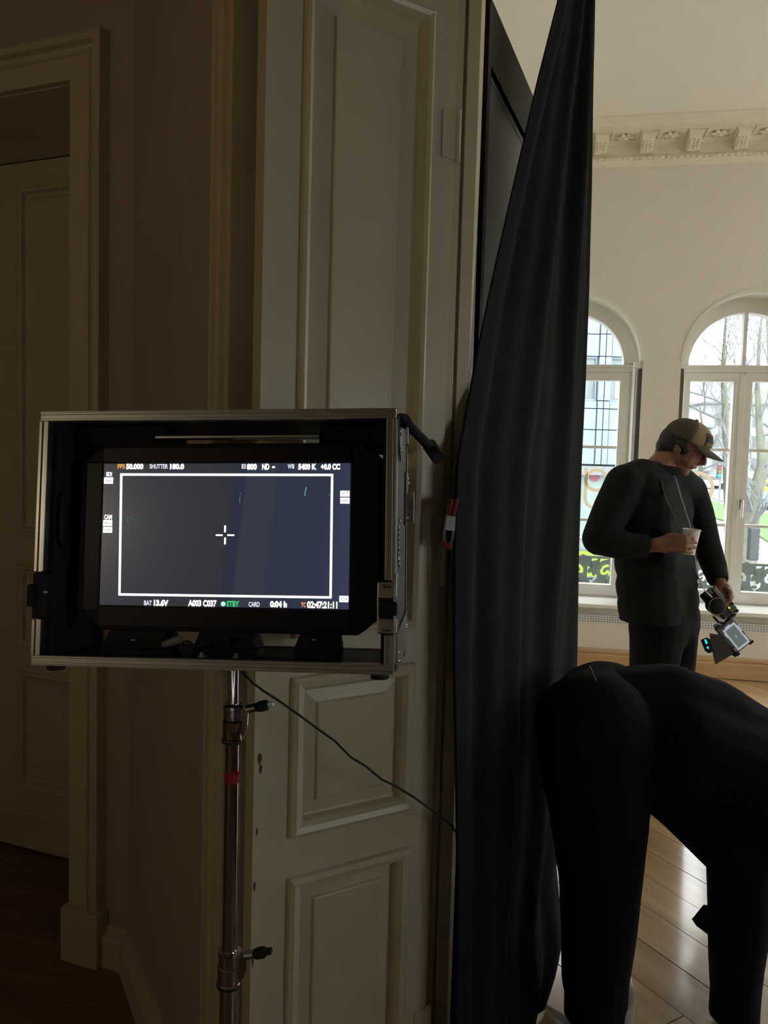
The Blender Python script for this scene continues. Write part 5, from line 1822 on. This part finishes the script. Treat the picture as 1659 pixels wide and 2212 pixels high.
for (x0, x1, z0, z1) in ((-0.049, 0.057, 0.026, 0.032), (-0.049, 0.057, -0.026, -0.020), (-0.049, -0.041, -0.020, 0.026), (0.049, 0.057, -0.020, 0.026), (-0.03, 0.0, 0.032, 0.037), (-0.035, -0.015, -0.030, -0.026), (-0.054, -0.049, -0.012, 0.012), (0.02, 0.05, 0.032, 0.035)):
    MB().b2(x0, x1, -0.0085, -0.0073, z0, z1).build('status_bar', E_PALE, mn)
MB().ball((0.004, -0.008, 0.002), (0.006, 0.0012, 0.003), 8, 6).build('centre_mark', E_PALE, mn)
for (cx, cz, sx, sz, m) in ((0.07, -0.036, 0.012, 0.018, M_BLACK), (0.066, 0.036, 0.010, 0.022, M_BLACK), (-0.07, 0.034, 0.012, 0.016, M_RIG), (-0.072, -0.03, 0.014, 0.02, M_RIG)):
    MB().box((cx, 0.008, cz), (sx, 0.026, sz), None, 0.002).build('mount_lug', m, mn)
# arm, body, lens, grip
a0_, a1_ = KP(1556, 1352, 3.11), KP(1584, 1322, 3.12)
MB().tube([KP(1566, 1350, 3.12), KP(1576, 1336, 3.12), KP(1586, 1324, 3.12)], [0.009, 0.008, 0.012], 10).build('articulated_arm', M_RIG, rig, True)
MB().tube([KP(1541, 1332, 3.11), KP(1552, 1344, 3.11), KP(1566, 1346, 3.11), KP(1578, 1330, 3.11)], 0.0055, 8).build('rod', M_RIG, rig, True)
bc = KP(1549, 1303, 3.13)
MB().box(bc, (0.115, 0.09, 0.062), None, 0.008).build('camera_body', M_RIG, rig)
lc = KP(1547, 1309, 3.08)
MB().lathe([(0.030, -0.035), (0.033, -0.03), (0.033, 0.01), (0.028, 0.014)], 28, Matrix.Translation(lc) @ Matrix.Rotation(pi / 2, 4, 'X') @ Matrix.Translation((0, 0, 0.0))).build('lens_barrel', M_BLACK, rig, True)
rng = [(lc + Vector((0.034 * cos(2 * pi * i / 32), -0.008, 0.034 * sin(2 * pi * i / 32)))) for i in range(33)]
MB().tube(rng, 0.0032, 6, False).build('lens_ring', M_RIGLIT, rig, True)
p_, q_ = KP(1541, 1268, 3.09), KP(1583, 1325, 3.09)
md_ = (p_ + q_) / 2
MB().box(md_, ((q_ - p_).length, 0.022, 0.020), None, 0.004).build('top_handle', M_RIGLIT, rig)
for t_, m in ((0.72, M_RIG), (0.86, M_RIGLIT), (0.98, M_RIG)):
    MB().box(p_.lerp(q_, t_) + Vector((0, -0.004, 0.016)), (0.012, 0.02, 0.016), None, 0.002).build('handle_lug', m, rig)
MB().ball(KP(1575, 1313, 3.072), 0.0036, 8, 6).build('status_light', emat('yellow_green_led', (0.65, 0.85, 0.05), 1.3), rig, True)
bp_ = KP(1553, 1420, 3.14)
MB().add([KP(x, y, d) for d in (3.09, 3.17) for x, y in ((1532, 1368), (1562, 1372), (1586, 1412), (1545, 1436), (1540, 1415))],
         [(0, 1, 2, 3, 4), (9, 8, 7, 6, 5)] + [(i, (i + 1) % 5, 5 + (i + 1) % 5, 5 + i) for i in range(5)]).build('battery', M_RIG, rig)
MB().box(KP(1584, 1402, 3.10), (0.020, 0.03, 0.012), None, 0.002).build('battery_clip', M_RIGLIT, rig)
MB().box(KP(1587, 1412, 3.10), (0.022, 0.03, 0.014), Matrix.Rotation(pi / 2, 4, 'Y'), 0.002).build('battery_hook', M_BLACK, rig)
for (x, y, l_) in ((1525, 1386, 0.020), (1529, 1399, 0.010)):
    MB().box(KP(x, y, 3.06), (l_, 0.004, 0.008), Matrix.Rotation(radians(16), 4, 'Y'), 0.002).build('cyan_light', emat('cyan_led', (0.0, 0.55, 0.85), 1.4), rig)
MB().box(KP(1529, 1394, 3.085), (0.055, 0.04, 0.030), Matrix.Rotation(radians(16), 4, 'Y'), 0.005).build('wireless_receiver', M_BLACK, rig)
MB().tube([KP(1535, 1396, 3.09), KP(1540, 1400, 3.12), KP(1552, 1398, 3.13)], 0.008, 8).build('receiver_arm', M_BLACK, rig, True)


def strap(pts, w=0.009):
    ps = [KP(p[0], p[1], p[2] - 0.035) for p in pts]
    MB().tube(ps, w, 6, True, 0.18).build('strap', M_STRAP, rig, True)


strap([(1458, 1030, 3.10), (1463, 1045, 3.06), (1470, 1070, 3.045), (1478, 1095, 3.035), (1487, 1122, 3.025), (1493, 1145, 3.01), (1499, 1180, 2.995), (1503, 1215, 2.99), (1509, 1248, 3.03)], 0.009)
strap([(1428, 1040, 3.06), (1438, 1075, 3.03), (1452, 1108, 3.005), (1466, 1143, 2.985), (1478, 1175, 2.985), (1490, 1205, 2.985), (1502, 1235, 2.99), (1510, 1250, 3.03)], 0.009)
rg = [KP(1511 + 4.5 * cos(2 * pi * i / 20), 1255 + 6 * sin(2 * pi * i / 20), 3.0) for i in range(21)]
MB().tube(rg, 0.0016, 6, False).build('ring', M_STEEL, rig, True)
MB().tube([KP(1514, 1262, 3.0), KP(1523, 1276, 3.03), KP(1538, 1290, 3.06)], 0.0025, 6).build('clip', M_STEEL, rig, True)

# ---- person bending over in front of the curtain
BD = 1.95
bb = Vector((at(1290, 1600, BD).x, BD + 0.03, 0))
bent = thing('person', 'person in black clothes bending over in front of the curtain, back to us', 'person', bb)
Q = lambda x, y, d: at(x, y, d - 0.09 * min(1.0, max(0.0, (2080 - y) / 330))) - bb
pv = Q(1278, 1568, 1.98)
h1, k1, a1 = Q(1288, 1640, 1.94), Q(1298, 1890, 1.97), None
k1 = Q(1296, 1890, 1.97)
f1 = at(1285, 2195, 2.03)
a1 = Vector((f1.x - bb.x, 2.03 - bb.y, 0.10))
h2 = Q(1378, 1600, 2.07)
k2 = Q(1598, 1850, 2.02)
f2 = at(1585, 2200, 2.04)
a2 = Vector((f2.x - bb.x, 2.04 - bb.y, 0.10))
s1, s2, s3 = Q(1440, 1562, 2.0), Q(1590, 1632, 2.03), Q(1735, 1755, 2.06)
hd2 = Q(1850, 1880, 2.08)
shA, shB = s3 + Vector((0, -0.17, -0.02)), s3 + Vector((0, 0.17, 0.0))
elA, elB = shA + Vector((0.12, 0.0, -0.26)), shB + Vector((0.10, 0.0, -0.27))
wrA, wrB = elA + Vector((0.10, 0.02, -0.22)), elB + Vector((0.09, -0.02, -0.22))
wrA.z = max(wrA.z, 0.12)
wrB.z = max(wrB.z, 0.12)
ch_ = [[(h1, 0.085), (k1, 0.058), (a1, 0.038)], [(h2, 0.085), (k2, 0.058), (a2, 0.038)], [(pv, 0.12), (s1, 0.105), (s2, 0.105), (s3, 0.09), (hd2 - Vector((0.04, 0, -0.06)), 0.052)], [(h1, 0.1), (pv, 0.11), (h2, 0.1)],
       [(shA, 0.052), (elA, 0.040), (wrA, 0.026)], [(shB, 0.052), (elB, 0.040), (wrB, 0.026)], [(shA, 0.06), (s3, 0.08), (shB, 0.06)]]
for w_, e_ in ((wrA, elA), (wrB, elB)):
    d_ = (w_ - e_).normalized()
    d_ = Vector((d_.x, d_.y, -0.35)).normalized()
    sd_ = Vector((0, 1, 0))
    kn_ = w_ + d_ * 0.075
    ch_.append([(w_, 0.025), (w_ + d_ * 0.045, 0.027)])
    for i, (o_, L_) in enumerate(((-0.030, 0.060), (-0.010, 0.070), (0.010, 0.066), (0.029, 0.050))):
        ch_.append([(w_ + d_ * 0.045 + sd_ * o_ * 0.7, 0.013), (kn_ + sd_ * o_, 0.0095), (kn_ + d_ * (L_ * 0.55) + sd_ * o_ * 1.1 + Vector((0, 0, -0.006)), 0.009), (kn_ + d_ * L_ + sd_ * o_ * 1.1 + Vector((0, 0, -0.016)), 0.008)])
    ch_.append([(w_ + d_ * 0.02, 0.014), (w_ + d_ * 0.045 + sd_ * -0.042, 0.011), (w_ + d_ * 0.08 + sd_ * -0.052, 0.009)])
HB = Matrix.Translation(hd2) @ Matrix.Rotation(radians(70), 4, 'Y')
hq = lambda x, y, z: HB @ Vector((x, y, z))
RB = HB.to_3x3().to_4x4()
ch_ += [[(hq(0.0, 0, -0.05), 0.06), (hq(0.05, 0, -0.09), 0.03)], [(hq(0.09, 0, 0.01), 0.008), (hq(0.108, 0, -0.024), 0.012), (hq(0.09, 0, -0.03), 0.014)], [(hq(0.076, -0.018, -0.058), 0.009), (hq(0.086, 0, -0.056), 0.010), (hq(0.076, 0.018, -0.058), 0.009)]]
link('body', blob_mesh('body', ch_, 0.0065, 2, M_SKIN, [(hq(-0.012, 0, 0.022), (0.1, 0.076, 0.098), RB), (hq(0.03, 0, -0.02), (0.06, 0.06, 0.072), RB)] + [(hq(-0.012, s * 0.076, -0.012), (0.02, 0.01, 0.03), RB) for s in (-1, 1)]), bent)
link('hair', blob_mesh('hair', [], 0.007, 2, M_HAIR, [(hq(-0.026, 0, 0.034), (0.102, 0.088, 0.100), RB)], cuts=[(hq(0.055, 0, 0), RB.to_3x3() @ Vector((1, 0, -0.7)))]), bent)
for s in (-1, 1):
    MB().ball(hq(0.077, s * 0.030, 0.004), 0.0095, 10, 8).build('eye', MATS['eye_white'], bent, True)
trs = [[(h1, 0.150), (Q(1293, 1760, 1.95), 0.128), (k1, 0.112), (Q(1292, 2010, 1.99), 0.104), (Q(1285, 2110, 2.01), 0.096), (a1, 0.092), (a1 - Vector((0, 0, 0.08)), 0.090)],
       [(h2, 0.140), (Q(1485, 1712, 2.05), 0.112), (k2, 0.088), (Q(1598, 1960, 2.02), 0.086), (Q(1590, 2080, 2.03), 0.076), (a2, 0.070), (a2 - Vector((0, 0, 0.08)), 0.070)],
       [(pv + Vector((-0.0, -0.05, 0)), 0.155), (pv + Vector((0.05, 0.06, 0.0)), 0.155)], [(Q(1250, 1560, 1.97), 0.118), (Q(1340, 1560, 2.0), 0.145)]]
link('trousers', blob_mesh('trousers', trs, 0.010, 5, M_TROUSER, (), cuts=[(Vector((0, 0, 0.03)), Vector((0, 0, -1)))], rs=0.965), bent)
sw = [[(Q(1335, 1572, 1.99), 0.162), (s1, 0.158), (Q(1520, 1590, 2.02), 0.160), (s2, 0.158), (Q(1665, 1690, 2.05), 0.150), (s3, 0.135)],
      [(s1 + Vector((0, -0.08, -0.02)), 0.13), (s2 + Vector((0, -0.09, -0.01)), 0.13), (s3 + Vector((0, -0.08, 0)), 0.11)], [(s1 + Vector((0, 0.09, -0.02)), 0.13), (s2 + Vector((0, 0.09, 0)), 0.13), (s3 + Vector((0, 0.08, 0)), 0.11)],
      [(Q(1400, 1640, 2.0), 0.12), (Q(1560, 1720, 2.03), 0.14)],
      [(shA, 0.085), (elA, 0.062), (wrA, 0.045)], [(shB, 0.085), (elB, 0.062), (wrB, 0.045)]]
link('sweater', blob_mesh('sweater', sw, 0.010, 5, M_KNIT, (), rs=0.955), bent)
MB().tube([Q(1262, 1452, 1.90), Q(1274, 1440, 1.90), Q(1279, 1452, 1.875), Q(1287, 1470, 1.86)], 0.002, 8).build('belt', mat('pale_belt_edge', (0.14, 0.13, 0.115), 0.4), bent, True)
pk = [Q(1530, 1968, 2.00), Q(1504, 2000, 2.00), Q(1536, 2024, 2.00), Q(1580, 2010, 2.00), Q(1580, 1975, 2.00)]
MB().add(pk + [p + Vector((0.0, 0.03, 0)) for p in pk], [(0, 1, 2, 3, 4), (9, 8, 7, 6, 5)] + [(i, (i + 1) % 5, 5 + (i + 1) % 5, 5 + i) for i in range(5)]).build('pocket_flap', M_TROUSER, bent)
shoe(bent, a1 + Vector((0.078, 0.02, 0)), Vector((0.30, 0.95, 0)), M_SHOEWHITE, M_WHITEPLASTIC)
shoe(bent, a2 + Vector((0.01, 0.035, 0)), Vector((0.3, 0.95, 0)), M_SHOEWHITE, M_WHITEPLASTIC)
